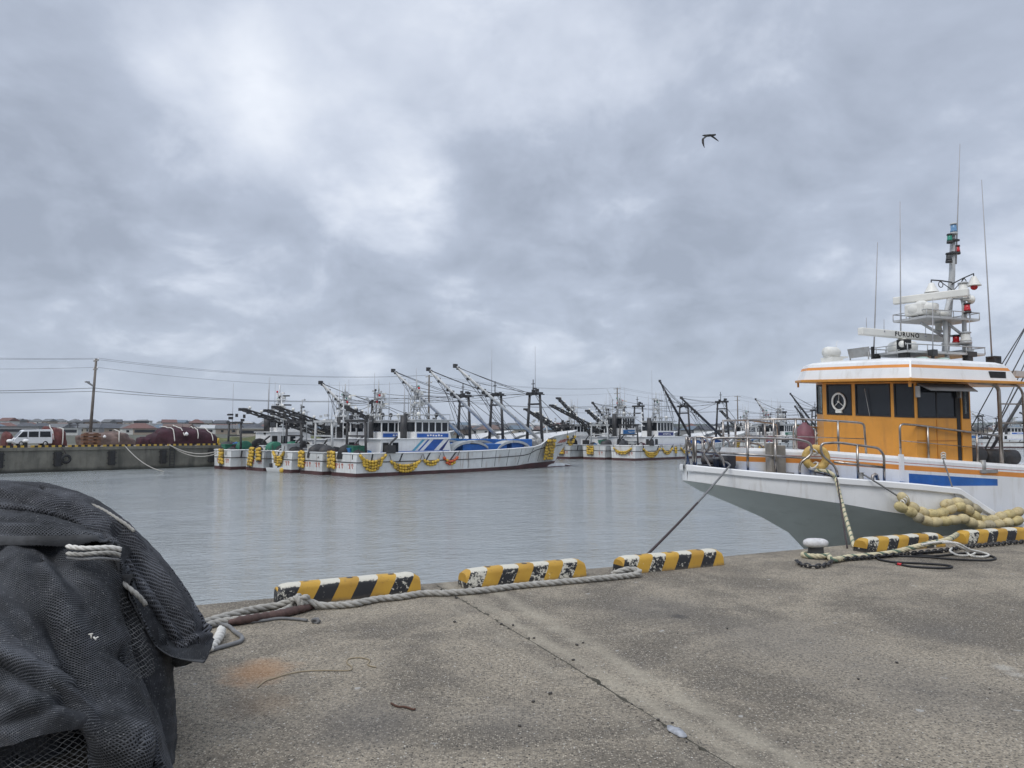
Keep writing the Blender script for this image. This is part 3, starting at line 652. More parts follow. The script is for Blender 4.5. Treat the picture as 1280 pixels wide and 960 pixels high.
# ------------------------------------------------------------------ things on the far quay
def heap(name, u0, u1, w_, dep, h, mt, label, ropes=(), seed=0, tail=0.):
    t = thing(name, UW((u0 + u1) / 2, w_), HEAD, label, 'net heap'); L = (u1 - u0) / 2; rows = []
    for i in range(15):
        r_ = []
        for j in range(41):
            a = 2 * PI * j / 40; f = i / 14
            rad = math.sin(f * PI / 2) ** .55; zz_ = h * math.cos(f * PI / 2) ** .62
            k = 1 + .13 * noise.noise(Vector((math.cos(a) * 2 + seed, math.sin(a) * 2, f * 2.5))) + .05 * noise.noise(Vector((math.cos(a) * 7 + seed, math.sin(a) * 7, f * 6)))
            c, s = math.cos(a), math.sin(a)
            x = L * rad * k * math.copysign(abs(c) ** .75, c); x += tail * max(0, 1 - zz_ / h * 1.5) * L * .3
            r_.append((x, dep / 2 * rad * k * math.copysign(abs(s) ** .75, s), max(0, zz_ * k * (1 + .1 * noise.noise(Vector((x * .5 + seed, 0, 0)))))))
        rows.append(r_)
    m = MB(); m.grid(rows); m.build('net_body', mt, t); allp = [Vector(p) for r in rows for p in r]
    for rx in ropes:
        pts = []
        for i in range(-8, 3):
            f = i / 8; x_, y_ = L * rx * .9 + .3 * math.sin(f * 2 + rx * 5), f * dep / 2
            near = sorted(allp, key=lambda p: (p.x - x_) ** 2 * .6 + (p.y - y_) ** 2)[:3]; c_ = sum(near, Vector()) / 3; o_ = Vector((0, c_.y, c_.z - .3)).normalized()
            pts.append((x_, c_.y + o_.y * .2, max(.03, c_.z + o_.z * .2)))
        MB().tube(spl(pts, 3), .055, 6).build('rope_band', 'rope_white', t)
    return t
def buoy_at(p, r, label, mt='white_clean'):
    a = MB(); a.ell((p.x, p.y, p.z), (r, r, r), 12, 8); a.cyl((p.x, p.y, p.z + r * .9), (p.x, p.y, p.z + r * 1.25), r * .2, 6); tag(a.build('buoy', mt), label, 'buoy')
heap('net_heap', u_at(50, 96), u_at(82, 96), 96, 4, 2.0, 'heap_red', 'faded red net heap bound with pale rope, right behind the rear of the white van', (-.1, .45), 1, .3)
heap('net_heap', u_at(3, 97), u_at(17, 97), 97, 3, 1.5, 'heap_red', 'low faded red net heap in front of the nose of the white van', (), 2)
heap('net_heap', u_at(97, 98), u_at(165, 98), 98, 5, 1.5, 'heap_brown', 'long dull brown net heap behind the utility pole', (.35,), 3, .25)
heap('net_heap', u_at(187, 95), u_at(266, 95), 95, 6, 2.0, 'heap_purple', 'big dark purple net heap bound with four pale ropes', (-.62, -.2, .3, .72), 4, .25)
heap('net_heap', u_at(172, 94), u_at(188, 94), 94, 2.2, .95, 'heap_purple', 'small dark purple net heap at the left foot of the big purple one', (), 5)
buoy_at(UW(u_at(132, 95.3), 95.3, 1.0), .17, 'small white buoy on the front of the dull brown net heap')
buoy_at(UW(u_at(234, 91.8), 91.8, 1.3), .22, 'small white buoy on the front of the big purple net heap')
# stack of rusty beams under the pole
t = thing('beam_stack', UW(u_at(115, 91), 91), HEAD, 'stack of rusty channel beams in front of the brown utility pole', 'beam stack')
for k in range(4):
    a = MB(); a.box((0, 0, .15 + k * .36), (1.75 - .1 * (k % 2), 1.2, .24)); a.box((-.5, 0, .32 + k * .36), (.25, 1., .12)); a.box((.5, 0, .32 + k * .36), (.25, 1., .12)); a.build('beam', 'rust', t)
# van
t = thing('van', UW(18.6, 93.2), HEAD + PI, 'white boxy van parked side on along the far quay edge', 'van'); t.scale = (.80, .85, .97)
prof = [(-2.15, .32), (1.95, .32), (2.2, .42), (2.22, .78), (2.0, 1.0), (1.32, 1.72), (1.1, 1.84), (-1.95, 1.88), (-2.14, 1.72), (-2.2, 1.0)]
a = MB(); a.sideprism(prof, -.82, .82); a.build('body', 'vanwhite', t, bevel=.07)
for s in (-1, 1):
    for (poly) in ([(1.5, 1.02), (1.86, 1.05), (1.3, 1.62), (.78, 1.64), (.78, 1.04)], [(.62, 1.04), (.62, 1.64), (-.5, 1.66), (-.5, 1.04)], [(-.66, 1.04), (-.66, 1.66), (-1.85, 1.67), (-1.95, 1.04)]):
        m = MB(); m.sideprism([(x - .03, z) for x, z in poly], s * .815, s * .832); m.build('window', 'glass', t)
    for x in (-1.35, 1.4):
        m = MB(); m.cyl((x, s * .66, .3), (x, s * .84, .3), .31, 20); wl_ = m.build('wheel', 'black', t)
        m = MB(); m.cyl((x, s * .84, .3), (x, s * .855, .3), .18, 14); m.build('rim', 'galv', wl_)
    m = MB(); m.box((2.2, s * .6, .74), (.08, .32, .2)); m.build('headlight', 'clear', t)
    m = MB(); m.box((-2.2, s * .72, 1.1), (.06, .14, .6)); m.build('tail_light', 'red', t)
    m = MB(); m.box((.75, s * .84, .95), (.16, .02, .04)); m.build('door_handle', 'dark', t)
m = MB(); m._add([(2.03, -.68, 1.03), (2.03, .68, 1.03), (1.38, .64, 1.68), (1.38, -.64, 1.68)], [(0, 1, 2, 3)]); m.build('windscreen', 'glass', t)
m = MB(); m.box((2.2, 0, .45), (.12, 1.6, .2)); m.build('bumper', 'galv', t)
# edge beams, bollards, rubber pads, ladder, tyre
src = None; EB = []
u_ = u_at(-8, 87.6)
while u_ < u_at(300, 87.6):
    EB.append(u_); u_ += 3.3
for i, u_ in enumerate(EB):
    if src is None:
        src = MB()
        for k in range(10): src.box((-1.4 + .3 * k, 0, .1), (.3, .2, .2), mi=k % 2)
        src = src.build('edge_beam', [paint('worn_yellow_paint', (.5, .33, .05), .6, var=.2, dirt=(.3, .28, .22), dirt_amt=.3), 'black'], recenter=False)
        tag(src, 'short yellow and black striped edge beam on the far quay', 'edge beam', 'striped edge beams on the far quay'); o = src
    else: o = src.copy(); COL.objects.link(o)
    o.location = UW(u_ + 1.5, 87.55, .002); o.rotation_euler = (0, 0, HEAD)
for px, lb in ((14, 'white capped dark bollard on the far quay in front of the nose of the van'), (34, 'white capped dark bollard on the far quay before the middle of the van')):
    t = thing('bollard', UW(u_at(px, 88.6), 88.6), 0, lb, 'bollard')
    MB().lathe([(.17, 0), (.15, .45), (.16, .5)], (0, 0, 0), 14).build('post', 'dark', t); MB().lathe([(.2, .5), (.28, .56), (.28, .7), (.2, .8), (.05, .83)], (0, 0, 0), 14).build('cap', 'white_clean', t)
a = MB(); a.lathe([(.13, 0), (.13, .75), (.1, .82)], tuple(UW(u_at(274, 88.3), 88.3)), 12); tag(a.build('bollard', 'yellow'), 'slim yellow bollard at the right end of the far quay', 'bollard')
for px, lb in ((2, 'black rubber fender pad on the far quay wall at the left edge of the photo'), (75, 'black rubber fender pad beside the hanging tyre'), (142, 'black rubber fender pad below the brown net heap'), (206, 'black rubber fender pad just left of the quay ladder'), (266, 'black rubber fender pad by the stern of the leftmost boat')):
    t = thing('fender_pad', UW(u_at(px, 86.9), 86.98, -1.95), HEAD, lb, 'fender pad', 'black rubber fenders on the far quay wall')
    m = MB(); m.prism([(-.35, .0), (.35, .0), (.24, -.34), (-.24, -.34)], 0, 1.5); m.build('rubber_block', 'black', t)
    for z in (.2, .75, 1.3):
        m = MB(); m.box((-.42, -.03, z), (.1, .06, .12)); m.box((.42, -.03, z), (.1, .06, .12)); m.build('bolt_plate', 'dark', t)
t = thing('ladder', UW(u_at(217, 86.9), 86.9, -2.3), HEAD, 'dark steel ladder fixed to the far quay wall', 'ladder')
for s in (-.25, .25): MB().box((s, 0, 1.1), (.07, .09, 2.3)).build('rail', 'dark', t)
for k in range(7): MB().box((0, 0, .2 + k * .32), (.45, .05, .05)).build('rung', 'dark', t)
tp = UW(u_at(85.5, 86.6), 86.72, -1.2)
t = thing('tyre', tp, HEAD, 'old black tyre hanging by a rope on the far quay wall', 'tyre')
MB().torus((0, 0, 0), .36, .14, (0, 1, 0), 24, 10).build('tread', 'black', t)
m = MB(); m.tube([(-.0, 0, .42), (-.25, .1, 1.0), (-.45, .3, 1.23)], .03, 6); m.build('rope', 'rope_dark', t)
def simple_rope(name, pts, r, mt, label, n=6, cat='rope'):
    m = MB(); m.tube(pts, r, n); return tag(m.build(name, mt), label, cat)
simple_rope('mooring_rope', sag(UW(u_at(157, 87.4), 87.2, .05), UW(u_at(207, 80), 80, WZ + .02), .5), .05, 'rope', 'pale mooring rope running from the far quay down into the water')
simple_rope('mooring_rope', sag(UW(u_at(212, 87.5), 87.2, .1), UW(u_at(272, 81.5), 81.5, -.6), .55), .06, 'rope', 'upper pale mooring rope from the purple net heap to the leftmost stern')
simple_rope('mooring_rope', sag(UW(u_at(214, 87.5), 87.2, .0), UW(u_at(271, 81.5), 81.2, -.8), .7), .06, 'rope', 'lower pale mooring rope from the purple net heap to the leftmost stern')

# ------------------------------------------------------------------ the moored fleet
def clump(m, x, y, z, n, sp, rng, s=.16):
    for _ in range(n):
        m.box((x + rng.uniform(-sp, sp), y + rng.uniform(-sp, sp), z + rng.uniform(-sp, sp) * .6), (rng.uniform(.5, 1.4) * s * 1.6, rng.uniform(.5, 1.4) * s * 1.6, rng.uniform(.5, 1.4) * s * 1.4), rng.uniform(0, 3))
def lattice(m, p, q, w_=.35, n=8, r=.05):
    p, q = Vector(p), Vector(q); d = (q - p).normalized(); a = d.cross(Vector((0, 1, 0))).normalized() * w_ / 2; b = Vector((0, w_ / 2, 0))
    for s in (-1, 1):
        for t_ in (-1, 1): m.tube([p + a * s + b * t_, q + a * s * .5 + b * t_ * .5], r, 5)
    for i in range(n):
        f, g = i / n, (i + 1) / n
        for t_ in (-1, 1): m.tube([p.lerp(q, f) + a * (1 - f / 2) + b * t_ * (1 - f / 2), p.lerp(q, g) - a * (1 - g / 2) + b * t_ * (1 - g / 2)], r * .7, 4)
FL = {}
def fboat(key, u, w_, label, L=28., LOA=32.4, B=4.8, hull='boatwhite', bw='blue', house=(2.7, 10.9, 3.35), bridge=(7., 11., 3.35, 5.15), hm='white', bm='white', bandm='blue2', stripes=False,
          gallows=25., gz_=8.5, boom=((25.6, 3.3), (12.9, 10.9)), boommat='boomwhite', gmat='dark', aft=(), drums=(), whips=(), tower=8.2, towm='mastgrey', stern=2.1, bow=4.25, seed=1, letters=True, bulb=True, arches=True, gantry=True, hz=0):
    rng = random.Random(seed); t = thing('fishing_boat', UW(u, w_, WZ), HEAD + hz, label, 'fishing boat', 'fishing boats rafted along the far quay'); FL[key] = t
    def bd(s): return B / 2 * (min(1, .93 + .4 * s) if s < .6 else 1 - ((s - .6) / .4) ** 2.9 * .985)
    def bwl(s): return B / 2 * .95 * (min(1, .9 + .5 * s) if s < .42 else max(.02, 1 - ((s - .42) / .58) ** 1.9))
    def sh(s):
        t_ = max(0, min(1, (s - .705) / .095)); return stern + (max(0, (s - .4) / .6) ** 1.5 * .42 + t_ * t_ * (3 - 2 * t_) * .46 + max(0, s - .80) * .6) * (bow - stern)
    def pt(s, k, sd):
        if k < 0: return Vector((s * (L - .6), sd * bwl(s) * .55, -.9))
        z = sh(s) * k; xx = s * (L + (LOA - L) * k ** 1.3); return Vector((xx, sd * (bwl(s) + (bd(s) - bwl(s)) * k ** 1.5), z))
    S = [i / 26 for i in range(27)]; m = MB(); m2 = MB()
    K = [-1, 0, .16, .35, .55, .75, 1]
    for sd in (-1, 1):
        rows = [[pt(s, k, sd) for s in S] for k in K]
        for i in range(len(K) - 1): m.grid([rows[i], rows[i + 1]], 1 if i < 2 else 0)
    prof_ = [pt(0, k, -1) for k in K] + [pt(0, k, 1) for k in reversed(K)]
    m.face([pt(0, k, -1) for k in K[:3]] + [pt(0, k, 1) for k in reversed(K[:3])], 1); m.face([pt(0, k, -1) for k in K[2:]] + [pt(0, k, 1) for k in reversed(K[2:])], 0)
    if bulb: m.ell((L + .2, 0, -.12), (3.3, .42, .52), 16, 12, 0); nb_ = len(m.f) - (16 * 10 + 32)
    if bulb:
        for i_ in range(nb_, len(m.f)):
            if sum(m.v[k_].z for k_ in m.f[i_]) / len(m.f[i_]) < .12: m.mi[i_] = 1
    m.build('hull', [hull, 'boot'], t)
    d = MB(); dk = lambda s: min(sh(s), stern + .9) - .62
    d.grid([[Vector((pt(s, dk(s) / sh(s), sd).x - .1 * s, sd * max(0, abs(pt(s, dk(s) / sh(s), sd).y) - .1), dk(s))) for s in S] for sd in (-1, 1)], 0, False); d.build('deck', 'galv', t)
    d = MB()
    for sd in (-1, 1): d.grid([[Vector((pt(s, dk(s) / sh(s), sd).x - .1 * s, sd * max(0, abs(pt(s, dk(s) / sh(s), sd).y) - .12), dk(s))) for s in S], [Vector((pt(s, 1, sd).x - .1 * s, sd * max(0, bd(s) - .1), sh(s))) for s in S]])
    d.mi = [1 if sum(d.v[k_].x for k_ in f_) / 4 > LOA * .70 else 0 for f_ in d.f]
    d.build('bulwark', [bw, 'white'], t)
    d = MB()
    for sd in (-1, 1): d.tube([pt(s, 1, sd) for s in S], .075, 6)
    d.tube([pt(0, 1, -1), pt(0, 1, 1)], .075, 6); d.build('gunwale', 'mastgrey' if hull != 'boatwhite' else 'white', t)
    d = MB()
    for sd in (-1, 1):
        d.tube([pt(s, .62, sd) + Vector((0, sd * .03, 0)) for s in S[:-1]], .045, 5)
        for x in range(7): d.tube([pt((13 + 1.9 * x) / (L + (LOA - L) * k ** 1.3), k, sd) + Vector((0, sd * .01, 0)) for k in (.2, .4, .6, .8, 1)], .022, 4)
        for x in range(4): d.beam(pt(.05 + .1 * x, .62, sd), pt(.05 + .1 * x, 1, sd), .12, .12)
    d.tube([pt(0, .62, -1), pt(0, .62, 1)], .05, 5); d.build('rubbing_strake', 'dark', t)
    if letters:
        d = MB()
        for i, y in enumerate((-1.5, -1.05, .2, .7, 1.2)):
            x0 = -.015; zc = stern * .48
            if i % 2 == 0: d.box((x0, y, zc + .12), (.03, .26, .07)); d.beam((x0, y + .1, zc + .12), (x0, y - .08, zc - .28), .07, .03); d.beam((x0, y - .1, zc + .12), (x0, y - .13, zc - .05), .06, .03)
            else: d.beam((x0, y, zc + .18), (x0, y, zc - .22), .08, .03); d.box((x0, y, zc - .24), (.03, .2, .05)); d.beam((x0, y + .25, zc + .15), (x0, y + .2, zc + .02), .05, .03)
        d.build('lettering', 'redline', t)
    if bulb and gallows:
        d = MB()
        for i in range(5):
            s_ = .90 + .015 * i; k_ = .70; p = pt(s_, k_, -1) + Vector((0, -.03, 0)); q = pt(s_ + .006, k_ + .12, -1) + Vector((0, -.03, 0))
            d.beam(p, p.lerp(q, .8), .07, .04, up=(0, 1, 0)); 
            if i % 2: d.beam(p + Vector((-.06, 0, .2)), p + Vector((.14, -.02, .22)), .06, .04)
        d.build('bow_lettering', 'redline', t)
    zd = stern - .62
    # deckhouse with sloped front
    x0, x1, z1 = house; hb = B / 2 - .55
    d = MB(); d.sideprism([(x0, zd), (x1 + .35, zd), (x1, z1), (x0 + .1, z1)], -hb, hb, 0); d.box(((x0 + x1) / 2, 0, z1 + .04), (x1 - x0 + .2, 2 * hb + .16, .09), mi=0)
    d.box(((x0 + x1) / 2, -hb - .02, stern + .08), (x1 - x0, .05, .1), mi=1)
    if stripes:
        for (sx0, wd_, mi) in ((x1 - 4.6, .35, 2), (x1 - 3.9, .22, 1), (x1 - 3.2, 1.25, 1), (x1 - 1.35, .5, 3)):
            za, zb = stern + .16, z1 - .03; k = (zb - za) * 1.15; top = min(sx0 + wd_ + k, x1 - .02)
            d._add([(sx0, -hb - .012, za), (sx0 + wd_, -hb - .012, za), (top, -hb - .012, zb), (sx0 + k, -hb - .012, zb)], [(0, 1, 2, 3)], mi)
    d.build('deckhouse', [hm, bandm, 'ltblue', 'navy'], t, bevel=.03)
    for k in range(3 if not stripes else 2):
        x = x0 + .6 + k * 1.1; m = MB(); m.box((x, -hb - .02, (zd + z1) / 2 - .05), (.62, .06, (z1 - zd) * .74)); m.build('door' if k == 0 else 'window', 'interior' if k == 0 else 'glass', t)
    # bridge
    b0, b1, c0, c1 = bridge; yb = B / 2 - .95; zm = c0 + (c1 - c0) * .40
    d = MB(); d.sideprism([(b0, c0), (b1 + .5, c0), (b1 + .3, zm), (b0, zm)], -yb, yb, 0); d.box(((b0 + b1 + .3) / 2, -yb - .015, (c0 + zm) / 2), (b1 - b0 - .1, .04, (zm - c0) * .55), mi=1)
    d.sideprism([(b0, c1 - .16), (b1 + .22, c1 - .16), (b1 + .2, c1), (b0, c1)], -yb, yb, 0)
    for i in range(6):
        x = b0 + .06 + (b1 - b0) * i / 5
        for sd in (-1, 1): d.box((x, sd * (yb - .05), (zm + c1) / 2), (.13, .1, c1 - zm))
    d.build('bridge', [bm, bandm], t, bevel=.02)
    for i in range(5):
        for sd in (-1, 1):
            m = MB(); xa, xb = b0 + .1 + (b1 - b0) * i / 5, b0 + .06 + (b1 - b0) * (i + 1) / 5 - .08
            m.box(((xa + xb) / 2, sd * (yb - .06), (zm + c1) / 2 - .05), (xb - xa, .05, c1 - zm - .15)); m.build('window', 'glass', t)
    m = MB(); m.box((b1 + .24, 0, (zm + c1) / 2 - .04), (.06, 2 * yb - .1, c1 - zm - .2)); m.build('window', 'glass', t)
    m = MB(); m.box((b0 + .03, 0, (zm + c1) / 2 - .04), (.05, 2 * yb - .3, c1 - zm - .2)); m.build('window', 'glass', t)
    m = MB(); m.box(((b0 + b1) / 2 + .25, 0, c1 + .07), (b1 - b0 + 1.1, 2 * yb + .5, .14)); m.build('roof', 'mastgrey' if bm == 'white' else 'white', t, bevel=.03)
    # glyph board on the bridge side
    m = MB()
    for i in range(6): m.box((b0 + 1.5 + i * .34, -yb - .045, (c0 + zm) / 2 + rng.uniform(-.03, .03)), (.2, .02, rng.uniform(.1, .2)))
    m.build('lettering', 'white_clean', t)
    # roof clutter
    m = MB(); zr = c1 + .14
    m.tube([(b0, -yb, zr + .45), (b1 + .3, -yb, zr + .5), (b1 + .3, yb, zr + .5), (b0, yb, zr + .45)], .035, 5)
    for i in range(5): m.tube([(b0 + (b1 - b0 + .3) * i / 4, -yb, zr), (b0 + (b1 - b0 + .3) * i / 4, -yb, zr + .47)], .03, 4)
    m.build('roof_rail', 'mastgrey', t)
    for i in range(5):
        m = MB(); x = rng.uniform(b0 + .2, b1 + .2); y = rng.uniform(-yb, yb); m.cyl((x, y, zr), (x, y, zr + .35), .05, 6); m.ell((x, y, zr + .5), (.2, .22, .24), 8, 6); m.build('searchlight', rng.choice(['radar', 'mastgrey', 'dark']), t)
    # mast tower
    m = MB(); tz = zr + rng.uniform(2.4, 3.1); TX = tower
    for sd in (-.55, .55):
        m.tube([(TX, sd, zr - .1), (TX + .1, sd * .7, tz)], .085, 6); m.tube([(TX - .9, sd * .9, zr - .1), (TX, sd * .75, zr + 1.6)], .06, 5)
    for k in range(5): m.box((TX + .05, 0, zr + .4 + (tz - zr - .4) * k / 4), (.1, 1.25 - .1 * k, .09))
    m.box((TX + .35, 0, zr + 1.2), (1.3, 1.2, .07)); m.box((TX + .25, 0, tz - .5), (1.1, 1.0, .07)); m.tube([(TX, 0, tz), (TX, 0, tz + 1.2)], .06, 5)
    clump(m, TX, 0, tz, 7, .45, rng); clump(m, TX, 0, zr + 1.8, 6, .6, rng); m.build('mast', towm, t)
    for k, z in enumerate((zr + 1.3, tz - .4)):
        m = MB(); m.lathe([(.22, 0), (.26, .12), (.2, .28)], (TX + .55, 0, z), 10); rb = m.build('radar', 'radar', t)
        m = MB(); a = rng.uniform(0, 3); m.box((TX + .55, 0, z + .36), (1.9 if k == 0 else 1.5, .16, .16), a); m.build('scanner', rng.choice(['radar', 'dark', 'radar']), rb)
    for k in range(4):
        m = MB(); y = rng.uniform(-.6, .6); m.ell((TX + rng.uniform(-.3, .3), y, tz + rng.uniform(-.9, .5)), (.12, .12, .15), 6, 5); m.build('lamp', rng.choice(['red', 'greenlens', 'radar', 'dark']), t)
    for (x, za, zb) in list(whips) + [(TX - .4 + rng.uniform(-1, 1.5), zr, zr + rng.uniform(3, 5.2)) for _ in range(4)]:
        m = MB(); y = rng.uniform(-1.2, 1.2); m.tube([(x, y, za), (x + rng.uniform(-.1, .1), y, zb)], [.035, .018], 4); m.build('whip_antenna', 'whip', t)
    # fore gallows and boom
    if gallows:
        m = MB(); gx = gallows; zb = sh(gx / LOA) - .7
        for sd in (-1, 1): m.tube([(gx, sd * 1.25, zb), (gx + .05, sd * .8, gz_)], [.19, .14], 8)
        m.box((gx, 0, gz_ - .05), (.5, 2.3, .3)); m.box((gx, 0, gz_ - 1.25), (.22, 2.0, .2)); m.box((gx, 0, zb + 1.6), (.2, 2.3, .18)); clump(m, gx, 0, gz_ + .15, 6, .7, rng, .2)
        m.tube([(gx, .2, gz_), (gx, .2, gz_ + 1.6)], .06, 5); m.box((gx, .2, gz_ + 1.1), (.1, .5, .08)); m.box((gx + .6, -.4, gz_ - .1), (1.2, .15, .12)); m.build('gallows', gmat, t)
    if boom:
        (xa, za), (xb, zb) = boom; m = MB(); A_, B_ = Vector((xa, 0, za)), Vector((xb, -.3, zb))
        m.tube([A_, A_.lerp(B_, .5), B_], [.22, .2, .13], 8); bo = m.build('boom', boommat, t)
        for f, sz in ((1., .42), (.97, .3), (.86, .28), (.74, .3), (.68, .42), (.64, .34), (.58, .3)):
            m = MB(); p = A_.lerp(B_, f); m.box((p.x, p.y, p.z - (.2 if f < .95 else 0)), (sz, sz * .7, sz * .95), .3); m.box((p.x + .1, p.y, p.z + .1), (sz * .8, sz * .4, sz * .5)); m.build('pulley_block', 'dark', bo)
        if gallows:
            m = MB(); G = Vector((gallows, 0, gz_))
            for f in (1., .99, .8, .66): m.tube(sag(A_.lerp(B_, f), G + Vector((0, rng.uniform(-.8, .8), rng.uniform(-.3, .1))), .12), .032, 4)
            for f, dx in ((.97, 3.), (.86, 4.), (.8, 5.), (.7, 4.5), (.62, 3.)): m.tube(sag(A_.lerp(B_, f), A_ + Vector((-dx - rng.uniform(-.5, 1), rng.uniform(-1, 1), -.2)), .15), .026, 4)
            m.tube([G, (LOA - .8, 0, bow)], .035, 4); m.tube([G, (LOA - 2.5, 1, bow - .4)], .03, 4); m.tube(sag(G, (tower, 0, tz), .35), .03, 4); m.tube(sag(G, (tower, .4, tz - .8), .5), .028, 4); m.build('rigging', 'wire', t)
    for (p, q, wd_) in aft:
        m = MB(); lattice(m, p, q, wd_, 12, .07); P_, Q_ = Vector(p), Vector(q)
        for i in range(9):
            f = (i + .5) / 9; c = P_.lerp(Q_, f); m.box((c.x, c.y + rng.uniform(-.1, .1), c.z - .12), (.5, .25, .3), .2)
        m.box((Q_.x, Q_.y, Q_.z), (.9, .3, .3)); bo = m.build('stern_boom', 'dark', t)
        for i in range(9):
            m = MB(); c = P_.lerp(Q_, (i + .5) / 9); m.ell((c.x + .1, c.y, c.z + .38), (.16, .16, .2), 6, 5); m.tube([(c.x, c.y, c.z), (c.x + .1, c.y, c.z + .3)], .03, 4); m.build('deck_lamp', 'radar', bo)
    for (x, y, z, r, l_, mt) in drums:
        m = MB(); m.lathe([(r * .9, -l_ / 2), (r, -l_ / 2 + .06), (r * .96, 0), (r, l_ / 2 - .06), (r * .9, l_ / 2)], (x, y, z), 16, axis='y'); m.build('net_drum', mt, t)
    if gantry:
        m = MB(); gx = 1.3
        for sd in (-1, 1): m.tube([(gx, sd * 1.7, zd), (gx, sd * 1.5, zd + 3.6)], .12, 7)
        m.box((gx, 0, zd + 3.6), (.25, 3.6, .22)); m.box((gx, 0, zd + 2.2), (.15, 3.3, .15)); clump(m, gx, 0, zd + 3.75, 7, 1.2, rng, .22); m.build('stern_gantry', 'dark' if seed % 2 else 'mastgrey', t)
    # deck machinery and covers, aft and forward
    for k in range(13):
        x = rng.choice([rng.uniform(.4, 2.4), rng.uniform(x1 + .8, gallows or 20), rng.uniform(x1 + .8, gallows or 20)]); y = rng.uniform(-1.5, 1.5); s_ = rng.uniform(.5, 1.1)
        z_ = sh(min(1, x / LOA)) - .62
        if rng.random() < .5:
            m = MB(); m.box((x, y, z_ + s_ * .6), (s_ * 1.3, s_, s_ * 1.2)); m.box((x, y, z_ + s_ * 1.23), (s_ * 1.4, s_ * 1.1, .08)); m.build('hatch_box', rng.choice(['tarp', 'boatgrey', 'white', 'green', 'boatwhite2']), t, bevel=.03)
        else:
            m = MB(); m.lathe([(.45 * s_, -.5), (.45 * s_, -.42), (.25 * s_, -.4), (.25 * s_, .4), (.45 * s_, .42), (.45 * s_, .5)], (x, y, z_ + .55), 12, axis='y'); m.box((x, y, z_ + .3), (.5, 1.2, .6)); m.build('winch', rng.choice(['dark', 'mastgrey', 'galv']), t)
    if arches:
        for k, x in enumerate((x1 + 3.2, x1 + 9.4)):
            m = MB(); r_ = [(x + 2.4 * math.cos(a) * 1.1, stern - .2 + 1.25 * math.sin(a)) for a in [PI * i / 12 for i in range(2, 13)]]
            m.sideprism(r_ + [(px_, pz_ - .25) for px_, pz_ in reversed(r_)], -1.6, -.3); m.build('net_chute', rng.choice(['boatwhite2', 'boatgrey']), t)
        m = MB(); m.box((x1 + 5.2, -.2, stern + .25), (6.2, 2.6, .9)); m.box((x1 + 10.8, 0, stern + .55), (3.2, 2.6, 1.2)); m.build('fish_hold_cover', bw, t, bevel=.05)
    m = MB(); m.tube([(3.2, -hb - .1, stern), (3.6, -hb - .5, stern + 1.), (4.3, -hb - .45, stern + 1.5)], .1, 6); m.box((3.5, -hb - .4, stern + .35), (.9, .6, .75)); m.build('side_hauler', 'dark', t)
    # dark net lumps and coils on the working deck, spare thin masts
    for k in range(6):
        x = rng.choice([rng.uniform(.6, 2.6), rng.uniform(.6, 2.6), rng.uniform(x1 + .6, max(x1 + 2, (gallows or 16)))]); y = rng.uniform(-1.6, 1.6); s_ = rng.uniform(.5, 1.0); m = MB(); rows = []
        for i in range(6):
            f = i / 5; rows.append([Vector((x + s_ * 1.2 * math.sin(f * PI / 2) ** .6 * math.cos(a) * (1 + .3 * noise.noise(Vector((a, k, f * 2)))), y + s_ * .8 * math.sin(f * PI / 2) ** .6 * math.sin(a), zd + .1 + s_ * 1.35 * math.cos(f * PI / 2) ** .7 * (1 + .2 * noise.noise(Vector((math.cos(a) * 2, k, math.sin(a) * 2)))))) for a in [2 * PI * j / 14 for j in range(15)]])
        m.grid(rows); m.build('deck_cover', rng.choice(['black', 'dark', 'black', 'tarp', 'heap_purple', 'net_core']), t)
    for k in range(3):
        x, y = rng.uniform(1.5, x1), rng.uniform(-1.3, 1.3); h_ = rng.uniform(2.2, 4.4); m = MB(); m.tube([(x, y, z1 - .3), (x, y, z1 + h_)], .05, 5)
        for q in range(4): zq = z1 + h_ * (.45 + .17 * q); m.box((x, y, zq), (rng.uniform(.3, 1.1), .08, .07), rng.uniform(0, 3)); m.box((x + rng.uniform(-.3, .3), y, zq + .12), (.18, .16, .2))
        m.build('lamp_mast', rng.choice(['mastgrey', 'dark', 'white_clean']), t)
    # dark funnel
    m = MB(); m.cyl((b0 - .7, -.5, z1 - .2), (b0 - .7, -.5, c1 + .5), .34, 12); m.build('funnel', 'dark', t)
    t['hb'] = B / 2
    FL[key + '_pt'] = pt
    return t
G_ = 'green'
fboat('A', 36.4, 59.8, 'white fishing boat with slanted blue stripes on its deckhouse, outermost of the left raft', stripes=True, whips=((24.8, 8.5, 13.9),), seed=11)
fboat('B', 36.0, 65.0, 'white fishing boat second in the left raft, just left of the blue striped one', hull='boatwhite2', whips=((24., 8.4, 13.9),), gallows=24.2, boom=((24.6, 3.4), (13.8, 10.9)), seed=12, bm='white', tower=7.6, aft=(((11, .6, 3.6), (4.2, .9, 6.6), .4),))
fboat('C', 35.6, 70.2, 'fishing boat third in the left raft, its white boom rising over the bridges', hull='boatwhite', gallows=24., boom=((24, 3.4), (13.2, 11.0)), seed=13, bandm='white', tower=7.2, gmat='dark', bw='tarp', aft=(((9.5, -.8, 3.2), (-1.0, -.6, 6.5), .5),), house=(4.6, 10.9, 3.2))
